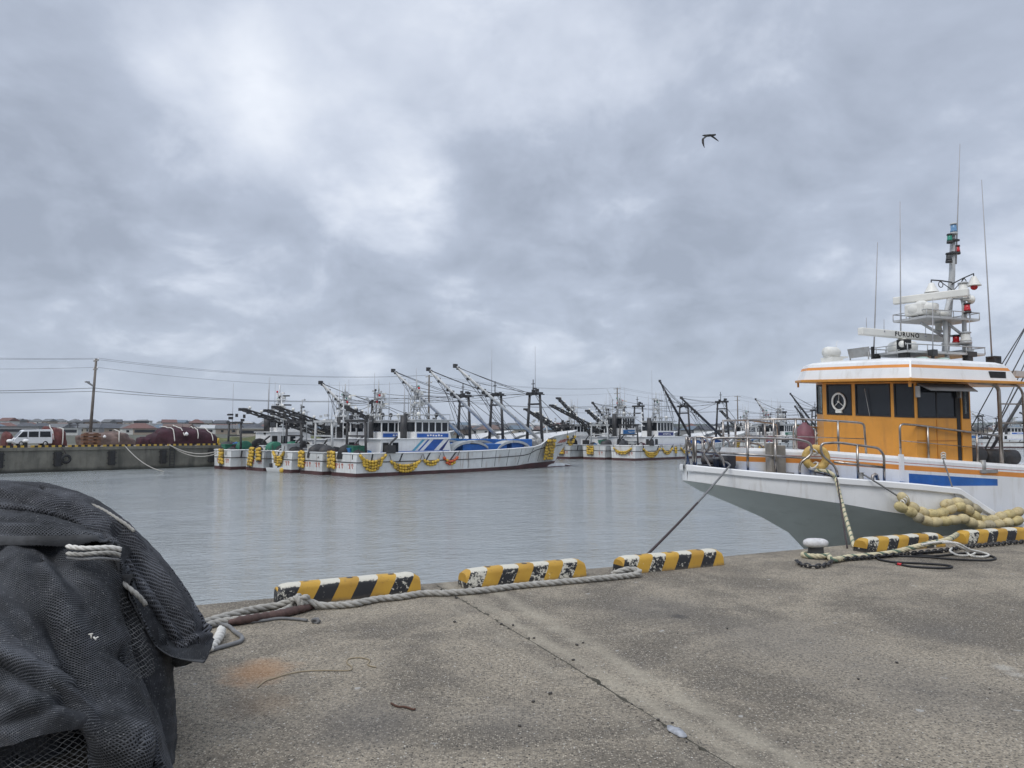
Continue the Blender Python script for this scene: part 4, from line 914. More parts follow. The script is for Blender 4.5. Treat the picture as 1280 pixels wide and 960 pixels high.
fboat('D', 35.2, 75.4, 'grey fishing boat in the left raft with two dark lamp booms over its stern', hull='boatgrey', L=24, LOA=27.5, gallows=15., gz_=7.6, boom=((15.2, 3.4), (7.4, 9.6)), seed=14, bandm='white', tower=10.5, bridge=(9, 12, 3.3, 4.9), house=(5.5, 12, 3.2), aft=(((10.5, .4, 3.0), (-1.3, .2, 6.4), .5), ((11.5, -.9, 3.2), (1.0, -.7, 6.3), .5)), drums=((1.6, -1.2, 2.2, .85, 1.0, 'green'), (3.6, -1.2, 2.2, .85, 1.0, 'green'), (4.9, -1.3, 2.3, .8, .5, 'black')), gantry=False, arches=False)
fboat('E', 34.0, 80.7, 'white fishing boat moored directly against the far quay, innermost of the left raft', hull='boatwhite', L=20, LOA=23, gallows=0, boom=None, seed=15, bandm='white', tower=6.5, house=(4.5, 9.5, 4.0), bridge=(5.5, 9, 4.0, 5.4), drums=((2.0, -.9, 2.3, .8, .9, 'green'), (3.7, -1.0, 2.4, .95, .4, 'black')), arches=False, towm='white_clean', gantry=True, whips=((5, 4, 10.2), (1.5, 4, 9.5)))
fboat('F1', 85.6, 65.7, 'white fishing boat with navy band on a long deckhouse, outermost of the middle raft', L=30, LOA=35.4, house=(2.7, 13, 3.3), bridge=(6.4, 10.4, 3.3, 5.6), gallows=27.2, gz_=9.2, boom=((27, 3.3), (14.5, 9.4)), boommat='dark', gmat='dark', bandm='navy', whips=((6, 5, 13.2),), seed=21, bw='blue')
fboat('F2', 85.6, 71.1, 'fishing boat with a tall white wheelhouse, second in the middle raft', hull='boatwhite2', L=30, LOA=34, house=(3, 9, 3.3), bridge=(5, 8, 3.5, 6.3), gallows=24, boom=((25.5, 3.6), (16.6, 12.4)), boommat='dark', bandm='tarp', seed=22, tower=6.4, aft=(((6, .8, 3.5), (-.8, .5, 7.2), .5),), whips=((3, 5, 10),))
fboat('F3', 84.0, 76.5, 'dark cluttered fishing boat third in the middle raft, with dark booms leaning over its stern', hull='boatgrey', gallows=20, boom=None, seed=23, tower=11, house=(7, 12, 3.2), bridge=(9, 12, 3.2, 5), bandm='white', aft=(((8.5, .6, 3.6), (.2, .4, 9.2), .5), ((12, -.7, 3.2), (-2.5, -.7, 8.), .55), ((4.5, 1, 2.5), (-6., 1.2, 7.4), .45)), drums=((1.5, -1., 2.2, .9, 1.2, 'black'),))
fboat('F4', 84.0, 81.9, 'fishing boat innermost of the middle raft, half hidden behind the others', hull='boatgrey', gallows=22, boom=((22, 3.4), (14, 9)), boommat='dark', seed=24, tower=9, aft=(((8.5, -.6, 3.2), (0, -.4, 7.), .5),), bandm='white')
fboat('G1', 128, 66, 'fishing boat with green trim seen through the bow rail of the orange boat', hull='boatwhite', bandm='green', bw='green', L=26, LOA=30, gallows=22, boom=((22, 3.4), (12, 9)), boommat='dark', seed=31, tower=6, bridge=(5, 9, 3.35, 5.4), drums=((1.6, -.6, 2.3, 1.0, 1.4, 'maroon'),))
fboat('G2', 131, 71.4, 'fishing boat behind the green trimmed one, dark boom left of the orange wheelhouse', hull='boatwhite2', seed=32, gallows=33, gz_=9, L=34, LOA=38, boom=((33, 4), (18.5, 12.)), boommat='dark', bandm='white', tower=8)
fboat('G3', 132, 76.8, 'fishing boat innermost of the raft behind the orange boat\'s bow rail', hull='boatwhite', seed=33, bandm='white', aft=(((9, .6, 3.6), (.2, .4, 8.2), .5),), tower=9)
fboat('H1', 222, 55, 'distant white fishing boat low on the water seen through the ladder of the orange boat', hull='boatwhite', seed=41, L=22, LOA=25, gallows=18, boom=((18, 3), (10, 9)), boommat='dark', hz=-.9)
fboat('H2', 225, 72, 'distant fishing boat with dark boom just right of the orange wheelhouse', hull='boatwhite2', seed=42, L=24, LOA=27, hz=-.7, boom=((20, 3), (10, 10)), boommat='dark', gallows=20)
fboat('H3', 262, 50, 'distant white fishing boat at the right edge of the photo', hull='boatwhite', seed=43, L=24, LOA=27, hz=-1.0)
fboat('H4', 255, 75, 'distant fishing boat with many masts behind the ladder of the orange boat', hull='boatwhite', seed=44, hz=-.5)

# float bundles hung on the hulls: each bundle a thing
def bundle(key, kind, x, z, wdt, hgt, label, mt='yellow', sd=-1, rng=random.Random(5), rows=3, stern=False):
    t = FL[key]; pt = FL[key + '_pt']; m = MB(); R_ = Matrix.Rotation(t.rotation_euler.z, 3, 'Z'); LOA = pt(1, 1, 1).x
    def side(x_, z_):
        if stern: return Vector((-.17, x_, z_))
        s = x_ / LOA; k = max(0, min(1, z_ / pt(s, 1, sd).z)); p = pt(s, k, sd); return Vector((x_, p.y + sd * .15, z_))
    if kind == 'U':
        n = max(6, int(wdt / .28))
        for r_ in range(rows):
            pts = []
            for i in range(n):
                f = i / (n - 1) * 2 - 1; zz_ = z - hgt * (1 - abs(f) ** 2.2) - r_ * .26 * (1 - abs(f) ** 4 * .7); p = side(x + f * wdt / 2 * (1 - r_ * .05), zz_)
                pts.append(p); d = Vector((1 if not stern else 0, 0 if not stern else 1, f * .8))
                m.ell(R_ @ p, (.175, .15, .15), 7, 5, 0 if rng.random() < .72 else 2, R_ @ d.to_track_quat('X', 'Z').to_matrix())
            m.tube([R_ @ p for p in pts], .06, 4, 1)
        for f in (-1, 1): m.tube([R_ @ side(x + f * wdt / 2, z), R_ @ side(x + f * (wdt / 2 + .25), z + .65)], .035, 4, 1)
    else:
        nc = max(2, int(wdt / .26)); nr = max(3, int(hgt / .33))
        for c in range(nc):
            for r_ in range(nr):
                p = side(x + (c - (nc - 1) / 2) * .25 + rng.uniform(-.04, .04) + (.08 * r_ if kind == 'S' else 0), z - r_ * .33 - abs(c - (nc - 1) / 2) * .03 + rng.uniform(-.05, .05))
                m.ell(R_ @ p, (.18, .155, .155), 7, 5, 0 if rng.random() < .75 else 2, Matrix.Rotation(PI / 2 + rng.uniform(-.4, .4), 3, 'Y'))
            m.tube([R_ @ side(x + (c - (nc - 1) / 2) * .25, z + .3), R_ @ side(x + (c - (nc - 1) / 2) * .25 + (.08 * nr if kind == 'S' else 0), z - hgt)], .04, 4, 1)
    o = m.build('float_bundle', [mt, 'rope_dark', 'yellow_dirty' if mt == 'yellow' else 'yellow']); o.location += t.location
    tag(o, label, 'float bundle', 'net floats hung as fenders on the moored boats')
bundle('E', 'V', .0, 2.1, 1.1, 1.9, 'tall yellow float bundle on the stern nearest the far quay', stern=True)
bundle('D', 'S', .4, 2.3, 1.1, 2.0, 'slanting yellow float bundle on the grey stern below the green drums', stern=True)
bundle('D', 'V', -1.2, 2.3, 1.2, 1.4, 'short broad yellow float bundle on the grey stern beside the slanting one', stern=True)
bundle('C', 'U', .4, 2.0, 2.2, .5, 'loose yellow float garland on the stern behind the skiff', stern=True, rows=4)
bundle('B', 'V', 1.6, 2.1, 1.1, 1.9, 'narrow yellow float bundle on the stern second from the outside', stern=True)
bundle('A', 'V', 1.9, 2.2, 1.3, 1.9, 'thick tangled yellow float bundle at the inner corner of the striped boat\'s stern', stern=True)
bundle('A', 'U', 1.6, 1.9, 2.6, .55, 'deep yellow float garland of four rows on the quarter of the striped boat', rows=4)
bundle('A', 'U', 5.2, 1.3, 3.2, .4, 'yellow float garland below the dark side hauler of the striped boat', rows=3)
bundle('A', 'U', 8.2, 1.3, 1.6, .15, 'short straight yellow float garland below the blue stripes', rows=2)
bundle('A', 'U', 10.6, 1.5, 1.6, .35, 'red and orange float garland at the front of the striped deckhouse', 'orangefloat', rows=2)
bundle('A', 'V', 25.6, 3.1, 1.9, 2.4, 'big square bundle of yellow floats hung on the bow of the striped boat')
bundle('A', 'U', 30.2, 3.5, 2.2, .7, 'pale yellow float garland high under the bow tip of the striped boat', rows=2)
bundle('F1', 'U', .0, 1.7, 3.0, .5, 'wide yellow float garland across the stern of the navy banded boat', stern=True, rows=2)
bundle('F1', 'U', 3.6, 1.6, 3.8, .6, 'deep yellow float garland below the door of the navy banded boat')
bundle('F1', 'U', 7.4, 1.6, 2.4, .5, 'slack yellow float garland below the navy band', rows=2)
bundle('F1', 'V', 9.6, 1.7, .6, 1.3, 'narrow hanging yellow float bundle below the navy band')
bundle('F1', 'U', 12.5, 1.6, 3.0, .5, 'yellow float garland at the front of the navy banded deckhouse', rows=2)
bundle('F1', 'V', 29.5, 3.0, 1.8, 2.5, 'big yellow float bundle on the bow seen through the bow rail of the orange boat')
bundle('F2', 'V', .6, 1.9, 1.5, 1.4, 'broad yellow float bundle on the stern second from the outside of the middle raft', stern=True)
bundle('F3', 'V', -.5, 1.9, 1.2, 1.5, 'dull yellow float bundle on the grey stern just right of the striped boat\'s bow', stern=True)
bundle('G1', 'U', .2, 1.9, 2.2, .5, 'yellow float garland on the stern of the green trimmed boat', stern=True)
# skiff behind the sterns
p = gz(352, 590, WZ); t = thing('skiff', (p.x, p.y, WZ), HEAD - PI / 2 + .25, 'small white skiff floating behind the sterns of the left raft', 'skiff')
m = MB(); rows = []
for k, (z, f) in enumerate(((-.15, .5), (.1, .85), (.45, 1.))):
    rows.append([Vector((-1.6 + 3.4 * i / 10 + (.25 * k if i == 10 else 0), -.65 * f * (1 if i < 6 else max(.02, 1 - ((i - 6) / 4) ** 2)), z + .03 * max(0, i - 5) * k)) for i in range(11)])
m.grid(rows); m.grid([[Vector((v.x, -v.y, v.z)) for v in r] for r in rows]); m.face([rows[0][0], rows[1][0], rows[2][0], rows[2][0] * 1 + Vector((0, 1.3, 0)), rows[1][0] + Vector((0, 1.1, 0)), rows[0][0] + Vector((0, .65, 0))])
m.build('hull', 'white', t)
m = MB(); m.box((0, 0, .3), (2.6, 1.0, .06)); m.build('deck', 'tarp', t)
m = MB(); m.box((-1.5, 0, .6), (.35, .3, .5)); m.box((-1.65, 0, .1), (.15, .15, .8)); m.build('outboard_motor', 'dark', t)
m = MB(); m.box((.2, 0, .5), (.9, .7, .3)); m.build('console', 'dark', t)
for (px, py, lb) in ((353, 588, 'round yellow buoy afloat at the near side of the skiff'), (371, 587, 'round yellow buoy afloat right of the skiff')):
    p = gz(px, py, WZ + .2); buoy_at(p, .3, lb, 'yellow')

# ------------------------------------------------------------------ the quay we stand on: kerbs, ropes, bollard, chain
KL = ['nearest hazard striped kerb block, behind the knotted grey rope', 'hazard striped kerb block right of the slab joint, second from the net pile', 'hazard striped kerb block with the bow line of the orange boat behind it',
      'hazard striped kerb block crossed by the cream rope', 'hazard striped kerb block at the right edge beside the white rope loops']
def kerb(l, r, label, seed, L=None):
    a, b = gz(*l), gz(*r); L = L or (b - a).length; rz = math.atan2(b.y - a.y, b.x - a.x)
    c = a + Vector((math.cos(rz), math.sin(rz), 0)) * L / 2 + Vector((-math.sin(rz), math.cos(rz), 0)) * .11
    t = thing('kerb_block', (c.x, c.y, .002), rz, label, 'kerb block', 'striped kerb blocks along the quay edge'); h = .178
    m = MB(); n = 24; rows = []
    for i in range(n + 1):      # slightly battered block with rounded shoulders at its ends
        x = -L / 2 + L * i / n; e_ = min(1, (L / 2 - abs(x)) / .09); z = h * (.80 + .20 * math.sin(e_ * PI / 2)); wb, wt_ = .115, .088
        rows.append([Vector((x, -wb, 0)), Vector((x, -wt_ - .012, z - .05)), Vector((x, -wt_ + .012, z - .012)), Vector((x, -wt_ + .05, z)), Vector((x, wt_ - .05, z)), Vector((x, wt_ - .012, z - .012)), Vector((x, wt_ + .012, z - .05)), Vector((x, wb, 0))])
        for p in rows[-1]:
            p += Vector((0, .004 * noise.noise(p * 9 + Vector((seed, 0, 0))), .005 * noise.noise(p * 6 + Vector((0, seed, 0))) if p.z > .01 else 0))
    m.grid(rows); m._add(rows[0], [tuple(range(8))]); m._add(rows[-1], [tuple(range(8))[::-1]])
    o = m.build('block', 'hazard', t); o['wear'] = (0, -.05, .012, .008, -.01, .0)[seed]; o.modifiers.new('n', 'WEIGHTED_NORMAL')
    for x in (-L * .3, 0, L * .3):
        d = MB(); d.lathe([(.03, 0), (.03, .004), (.012, .0045)], (x, 0, h - .003), 14); d.build('bolt_recess', 'dark', t)
    return t
kerb((347, 758.5), (526, 740.5), KL[0], 1); kerb((584, 737), (733, 720.5), KL[1], 2); kerb((780, 718.5), (905, 706.5), KL[2], 3)
kerb((1084, 691.5), (1182, 683.5), KL[3], 4); kerb((1208, 681), (1300, 675), KL[4], 5, 1.5)
def gp(pts, z=0., n=8): return spl([gz(p[0], p[1], p[2] if len(p) > 2 else z) for p in pts], n)
def rope_thing(name, pts, R, mt, label, strands=3, pitch=None, cat='rope'):
    m = MB(); m.rope(pts, R, strands, pitch=pitch, n=7); return tag(m.build(name, mt), label, cat)
R1 = .032
rope_thing('mooring_rope', gp([(374, 751, .10), (388, 753, .07), (405, 757, R1), (440, 755, R1), (470, 749, R1), (500, 746, R1), (530, 741.5, R1), (560, 741, R1), (600, 738, R1), (650, 732, R1), (700, 727.5, R1), (750, 723, R1), (785, 719.5, R1), (799, 716, .05), (796, 712.5, .07), (784, 712, .075), (772, 715, .06), (766, 717, R1)]),
           R1, 'rope', 'long thick pale grey laid rope lying in front of the three nearer kerb blocks', 3, .24)
rope_thing('mooring_rope', gp([(215, 792, R1), (255, 778, R1), (290, 768, R1), (325, 760, R1), (345, 757, R1), (358, 753, .06), (368, 749, .10)]), R1, 'rope', 'thick pale grey laid rope coming out from behind the net pile to the knot', 3, .26)
rope_thing('mooring_rope', gp([(235, 793, .03), (268, 779, .03), (300, 774, .035), (325, 771, .03), (348, 766, .03), (365, 758, .04)]), .03, 'rope', 'thinner pale grey rope strand lying beside the thick rope at the net pile', 3, .2)
# knot
c = gz(376, 754, .07); m = MB()
for k, (ax, R_, q) in enumerate((((.3, .8, .5), .052, 1.), ((.9, .1, .45), .05, 1.1), ((-.5, .5, .7), .042, .9))):
    u = Vector(ax).normalized(); a_ = u.orthogonal().normalized(); b_ = u.cross(a_)
    m.rope([c + Vector((.02 * k - .02, 0, .012 * k)) + (a_ * math.cos(2 * PI * i / 22) * q + b_ * math.sin(2 * PI * i / 22)) * R_ for i in range(23)], .028, 3, pitch=.15)
tag(m.build('rope_knot', 'rope'), 'lumpy knot of pale grey rope against the nearest kerb block', 'knot')
m = MB(); pts = gp([(286, 778, .035), (310, 774, .036), (335, 770, .036), (360, 765, .036), (380, 760, .036), (392, 756, .03)]); P = resample(pts, .012)
m.tube(P, [(.034 + .003 * math.sin(i * 1.1) + .003 * noise.noise(p * 25)) * min(1, .55 + i * .06) for i, p in enumerate(P)], 10, 0)
tag(m.build('wrapped_rope', 'rope_brown'), 'rope wrapped in dark brown tape beside the thick pale rope', 'rope')
simple_rope('cord', gp([(240, 790), (268, 782), (300, 779), (330, 775.5), (350, 773), (372, 774), (384, 775.5)], .013), .0125, 'rope_grey', 'thin grey cord lying in front of the brown wrapped rope, frayed knot at its end', 8, 'cord')
m = MB()
for k in range(3): m.torus(gz(393 + k * 1.6, 776, .022), .018, .010, (.4 * k, 1, .5 - k * .4), 14, 7)
m.tube(gp([(396, 776), (400, 776.5)], .015), .012, 7); tag(m.build('cord_knot', 'rope_grey'), 'small frayed grey knot at the end of the thin cord', 'knot')
simple_rope('cord', gp([(238, 783), (266, 780), (284, 782), (294, 790), (302, 796), (301, 801), (290, 805), (262, 813), (225, 826)], .017), .016, 'rope_grey', 'grey cord bent into a loop beside the drooping net flap', 8, 'cord')
rope_thing('rope_end', gp([(277, 787, .04), (274, 795, .04), (268, 804, .035), (258, 812, .03), (240, 818, .03)]), .036, 'rope_white', 'short white rope end sticking out from under the net pile', 3, .2)
# bollard with white cap
b = gz(1020, 697); t = thing('bollard', (b.x, b.y, 0), math.radians(5), 'low mooring bollard with a worn white two lobed cap on the quay edge', 'bollard')
m = MB(); m.lathe([(.16, 0), (.16, .015), (.11, .02), (.095, .05), (.09, .12), (.1, .14)], (0, 0, 0), 24); m.build('post', 'dark', t)
m = MB(); rows = []
for i in range(11):
    f = i / 10; zz_ = .12 + .12 * f; rad = (1 - abs(f * 2 - 1) ** 2.6) ** .45 if 0 < f < 1 else .0
    r_ = []
    for j in range(37):
        a_ = 2 * PI * j / 36; lob = 1 - .10 * math.exp(-((math.cos(a_) - .25) / .16) ** 2)
        r_.append(Vector((.155 * rad * math.cos(a_) * 1.0, .12 * rad * math.sin(a_) * lob, zz_ - .012 * math.exp(-((math.cos(a_) * rad - .2) / .12) ** 2) * (f > .5))))
    rows.append(r_)
m.grid(rows); m.build('cap', paint('worn_white_paint', (.56, .55, .54), .6, var=.1, dirt=(.25, .2, .16), dirt_amt=.35, scale=14, bumpd=.004), t)
# cream rope with green flecks: round the bollard and over the fourth kerb
m = MB(); bc = Vector((b.x, b.y, 0)); ring = [bc + Vector((.15 * math.cos(a_), .14 * math.sin(a_), .045 + .004 * a_)) for a_ in [-.6 - i * .35 for i in range(17)]]
pts = spl(list(reversed(ring)) + [gz(1041, 699.5, .045), gz(1060, 696.5, .04), gz(1090, 694, .04), gz(1118, 690, .06), gz(1142, 684, .11), gz(1163, 679, .17), gz(1180, 676, .235), gz(1190, 672, .25), gz(1196, 668, .2)], 5)
m.rope(pts, .033, 4, pitch=.22, mis=(0, 0, 0, 1)); tag(m.build('mooring_rope', ['rope_cream', 'rope_green']), 'cream braided rope with green flecks from the bollard over the fourth kerb block', 'rope')
for k, (pp, lb) in enumerate(((((1152, 681, .215), (1168, 678, .23), (1186, 677, .25), (1200, 684, .18), (1210, 688, .06), (1219, 690.5, .02), (1213, 694, .02), (1198, 694, .02), (1188, 689, .03), (1190, 685, .06)), 'left white rope loop falling off the end of the fourth kerb block'),
                              (((1178, 678, .235), (1196, 679, .25), (1212, 687, .14), (1225, 690, .05), (1236, 693.5, .02), (1230, 696, .02), (1215, 695, .02), (1208, 690, .05), (1205, 685, .1)), 'right white rope loop reaching the foot of the last kerb block'))):
    rope_thing('rope_loop', gp(pp), .014, 'rope_white', lb, 3, .09)
# chain
m = MB(); path = resample(gp([(996, 702), (1003, 707), (1020, 709), (1036, 706), (1042, 701.5), (1075, 698.5), (1120, 694.5), (1182, 688.5), (1205, 684.5), (1240, 681.5), (1300, 676)], .02), .062)
for i in range(len(path) - 1):
    a_, c_ = path[i], path[i + 1]; d = (c_ - a_).normalized(); mid = (a_ + c_) / 2; sd = d.cross(Vector((0, 0, 1))).normalized(); up = Vector((0, 0, 1)) if i % 2 else Vector((0, 0, 0))
    v = (sd * (.3 if i % 2 else 1) + Vector((0, 0, 1 if i % 2 else .25))).normalized()
    m.tube([mid + d * (.046 * math.cos(q)) + v * (.024 * math.sin(q)) + Vector((0, 0, .012)) for q in [2 * PI * k / 12 for k in range(12)]], .009, 6, closed=True)
tag(m.build('chain', 'dark'), 'black steel chain from the bollard foot along the two right kerb blocks', 'chain')
# black hose
m = MB(); hp = gp([(1178, 690), (1160, 691), (1142, 692), (1150, 694), (1168, 695), (1188, 693.3), (1210, 691.5), (1238, 695), (1244, 698.5), (1230, 700.5), (1192, 699), (1153, 696), (1122, 695.2), (1101, 696.2), (1098, 699), (1112, 702), (1124, 703), (1153, 704.3), (1181, 706.2), (1190, 708.6), (1177, 710.2), (1140, 708.2), (1127, 705.8)], .013)
m.tube(hp, .0125, 8, 0); e_ = gz(1122, 705, .014); m.cyl(hp[-1], e_, .016, 10, 1); m.cyl(e_, gz(1119.5, 704.7, .014), .011, 8, 0)
tag(m.build('hose', ['black', 'red']), 'thin black hose in long loops with a red end on the quay', 'hose')
# small litter
simple_rope('twine', gp([(322, 859), (332, 851), (345, 847), (358, 843), (380, 839), (405, 838), (435, 838), (440, 834), (434, 829), (436, 823.5), (450, 822), (462, 825), (460, 831), (470, 834)], .006), .0038, paint('tan_twine', (.32, .26, .17), .9), 'thin tan twine straggling over the rust stain', 5, 'twine')
simple_rope('twig', gp([(489, 879), (497, 883), (506, 883.5), (516, 886.5), (519, 886)], .008), .006, paint('brown_twig', (.09, .045, .03), .9), 'small dark brown twig on the quay left of the slab joint', 6, 'twig')
m = MB(); c = gz(846, 916); pts = [Vector((c.x + .075 * f * math.cos(a_) , c.y + .032 * f * math.sin(a_), 0)) for a_, f in [(2 * PI * k / 16, 1 + .35 * noise.noise(Vector((k * .9, 3, 0)))) for k in range(16)]]
dj = -jd; rot = Matrix.Rotation(math.atan2(dj.y, dj.x), 3, 'Z')
pts = [rot @ (p - Vector((c.x, c.y, 0))) + Vector((c.x, c.y, 0)) for p in pts]
m._add([p + Vector((0, 0, .004)) for p in pts] + [p + Vector((0, 0, .011 + .004 * noise.noise(p * 30))) for p in pts] + [c + Vector((0, 0, .016))], [(i, (i + 1) % 16, 16 + (i + 1) % 16, 16 + i) for i in range(16)] + [(16 + i, 16 + (i + 1) % 16, 32) for i in range(16)], 0, True)
tag(m.build('rag', paint('pale_blue_rag', (.33, .34, .36), .8, var=.25, scale=30)), 'flattened pale blue grey rag lying on the slab joint', 'rag')
st_ = random.Random(9); base = None
for k in range(26):           # loose pebbles along the joint and edge
    if k < 14: i = st_.randrange(4, len(fine) - 4); p = fine[i] + Vector((st_.uniform(-.05, .08), st_.uniform(-.03, .03), 0))
    else: p = gz(st_.uniform(330, 1250), st_.uniform(770, 930))
    if base is None:
        m = MB(); m.ell((0, 0, .6), (1, .8, .6), 8, 6); base = m.build('pebble', paint('dark_pebble', (.06, .055, .05), .9, var=.3), recenter=False); o = base
        tag(base, 'tiny dark pebble lying loose on the concrete quay', 'pebble', 'loose pebbles on the quay')
    else: o = base.copy(); COL.objects.link(o)
    s_ = st_.uniform(.007, .016); o.scale = (s_, s_ * st_.uniform(.7, 1), s_ * .8); o.location = (p.x, p.y, .0); o.rotation_euler = (0, 0, st_.uniform(0, 6))

# ------------------------------------------------------------------ the orange and white boat alongside
OA = math.radians(20.0); OX = Vector((math.cos(OA), math.sin(OA), 0)); ON = Vector((-OX.y, OX.x, 0)); OO = Vector((6.556, 14.336, 0))
def OW(a, n, z): return OO + OX * a + ON * n + Vector((0, 0, z))
def toloc(P): v = P - OO; return Vector((v.dot(OX), v.dot(ON), P.z))
def op(x, y, n=0.):           # measured point on a fore-and-aft plane of the boat
    d = ray(x, y); C0 = Vector((0, 0, CH)); k = (n - toloc(C0).y) / d.dot(ON); return toloc(C0 + d * k)
ob = thing('fishing_boat', (OO.x, OO.y, WZ), OA, 'white fishing boat with an orange wheelhouse moored alongside the near quay', 'fishing boat')
def OM(): return MB((0, 0, -WZ))
def interp(tab, x):
    if x <= tab[0][0]: return tab[0][1:]
    for p, q in zip(tab, tab[1:]):
        if x <= q[0]:
            f = (x - p[0]) / (q[0] - p[0]); return tuple(a + (b - a) * f for a, b in zip(p[1:], q[1:]))
    return tab[-1][1:]
GUN = [(-3.72, .0, .975), (-3.70, .16, .97), (-3.61, .33, .955), (-3.39, .52, .93), (-2.85, .85, .875), (-2.28, 1.14, .83), (-1.69, 1.4, .78), (-1.05, 1.62, .73), (-.36, 1.79, .67), (.30, 1.89, .60), (.38, 1.895, .585), (.87, 1.93, .30), (1.3, 1.95, .08), (1.83, 1.95, -.05), (3, 1.95, -.10), (9, 1.85, -.1)]
CHN = [(-3.72, .70), (-2.85, .55), (-2.29, .46), (-1.7, .37), (-1.07, .25), (-.38, .14), (.5, .0), (1.5, -.22), (3, -.42), (9, -.6)]
AS = [p[0] for p in GUN]; fa = []
for p, q in zip(AS, AS[1:]):
    n_ = max(1, int((q - p) / .2)); fa += [p + (q - p) * i / n_ for i in range(n_)]
fa.append(9.)
STEM = [(.70, -3.72), (.47, -3.38), (.24, -2.72), (.03, -2.2), (-.28, -1.59), (-.56, -1.27), (-1.3, -.75), (-2.5, -.3), (-3.2, .1)]
def stem_a(z): return interp([(-zz_, a) for zz_, a in STEM], -z)[0]
m = OM()
for sd in (-1, 1):
    top = [Vector((a, sd * interp(GUN, a)[0], interp(GUN, a)[1])) for a in fa]
    chn = [Vector((a, sd * interp(GUN, a)[0] * 1.0, min(interp(CHN, a)[0], interp(GUN, a)[1] - .12))) for a in fa]
    mid = [t_.lerp(c_, .5) + Vector((0, sd * .012, 0)) for t_, c_ in zip(top, chn)]
    m.grid([top, mid, chn], 0)
    rows = [[c_ + Vector((0, 0, -.004)) for c_ in chn]]
    for k in range(1, 13):
        f = (k / 12) ** 1.25; zst = .70 + f * (-3.2 - .70); a_s = stem_a(zst); r_ = []
        for i, a in enumerate(fa):
            sg = (a - fa[0]) / (9 - fa[0]); aa = a_s + sg * (9 - a_s); z = chn[i].z + f * (-3.2 - chn[i].z)
            Lk = 5.2 + 1.4 * f; pk = 2.3 - 1.15 * min(1, f * 2.6); u = max(0, min(1, (aa - a_s) / Lk)); hb = 1.95 * (1 - .22 * f) * (1 - (1 - u) ** pk)
            if f < .08: hb = hb * .6 + abs(chn[i].y) * .4 if i > 0 else 0
            r_.append(Vector((aa, sd * max(hb, .0 if i == 0 else .012), z)))
        rows.append(r_)
    m.grid(rows, 1)
m.build('hull', ['white_hull', 'hull_low'], ob)
m = OM()
for sd in (-1, 1):
    g = [(a,) + interp(GUN, a) for a in fa]
    m.grid([[Vector((a - (.05 if h < .5 else 0) * (1 - h / .5), sd * max(0, h + o), z + dz_)) for a, h, z in g] for o, dz_ in ((-.09, .012), (.035, .014), (.055, -.005), (.055, -.085), (.035, -.1), (.0, -.105))], 0, False)
m.build('rub_rail', 'white_clean', ob)
m = OM()
dz_ = lambda a: interp(GUN, a)[1] - (.035 if a < .2 else .035 + min(.3, (a - .2) * .3))
m.grid([[Vector((a, s * (interp(GUN, a)[0] - .05 if interp(GUN, a)[0] > .05 else 0), dz_(a))) for a in fa] for s in (-1, 1)], 0, False); m.build('deck', 'blue', ob)
# cabin trunk with orange stripe
TP = [(-2.75, .42), (-1.6, .92), (-.35, 1.41), (.6, 1.46), (2.5, 1.48), (8.5, 1.48)]
zt = lambda a: interp([(-2.75, 1.27), (-1.6, 1.235), (-.35, 1.135), (1.2, 1.03), (2.6, .94), (8.5, .75)], a)[0]
m = OM(); ta = []
for p, q in zip(TP, TP[1:]):
    for i in range(6): f = i / 6; ta.append((p[0] + (q[0] - p[0]) * f, p[1] + (q[1] - p[1]) * f))
ta.append(TP[-1])
offs = [(.0, -.05), (0, 0), (0, -.1), (0, -.115), (0, -.15), (0, -.245)]
for sd in (-1, 1):
    def row(dn, f): return [Vector((a, sd * (h + dn), f(a))) for a, h in ta]
    R_ = [row(-.06, lambda a: zt(a)), row(-.02, lambda a: zt(a) - .012), row(0, lambda a: zt(a) - .05), row(0, lambda a: zt(a) - .105), row(0, lambda a: zt(a) - .117), row(0, lambda a: zt(a) - .15), row(0, lambda a: zt(a) - .235), row(0, lambda a: zt(a) - .29), row(.0, lambda a: min(dz_(a), zt(a) - .32) - .25)]
    for i, mi in enumerate((0, 0, 0, 2, 0, 1, 0)): m.grid([R_[i], R_[i + 1]], mi)
    k = next(i for i, (a, h) in enumerate(ta) if a >= -.34); m.grid([R_[7][:k + 1], R_[8][:k + 1]], 0); kk = next(i for i, (a, h) in enumerate(ta) if a >= 1.75)
    B_ = [Vector((v.x, v.y, max(R_[8][i].z, .615 - .02 * v.x))) for i, v in enumerate(R_[7])]
    m.grid([R_[7][k:kk + 1], B_[k:kk + 1]], 3); m.grid([B_[k:kk + 1], R_[8][k:kk + 1]], 0); m.grid([R_[7][kk:], R_[8][kk:]], 0)
m.grid([[Vector((a, s * (h - .06), zt(a))) for a, h in ta] for s in (-1, 1)], 0, False)
a0, h0 = TP[0]; zf = zt(a0)
for (z0, z1, mi) in ((zf - .6, zf - .235, 0), (zf - .235, zf - .15, 1), (zf - .15, zf - .117, 0), (zf - .117, zf - .105, 2), (zf - .105, zf - .0, 0)): m.face([(a0, -h0, z0), (a0, h0, z0), (a0, h0 - (.06 if z1 == zf else 0), z1), (a0, -h0 + (.06 if z1 == zf else 0), z1)], mi)
m.box((-.35, -1.415, zt(-.35) - .2), (.075, .05, .46)); m.box((-.35, 1.415, zt(-.35) - .2), (.075, .05, .46))
m.build('cabin_trunk', ['white', 'orange_stripe', 'redline', 'blue'], ob)
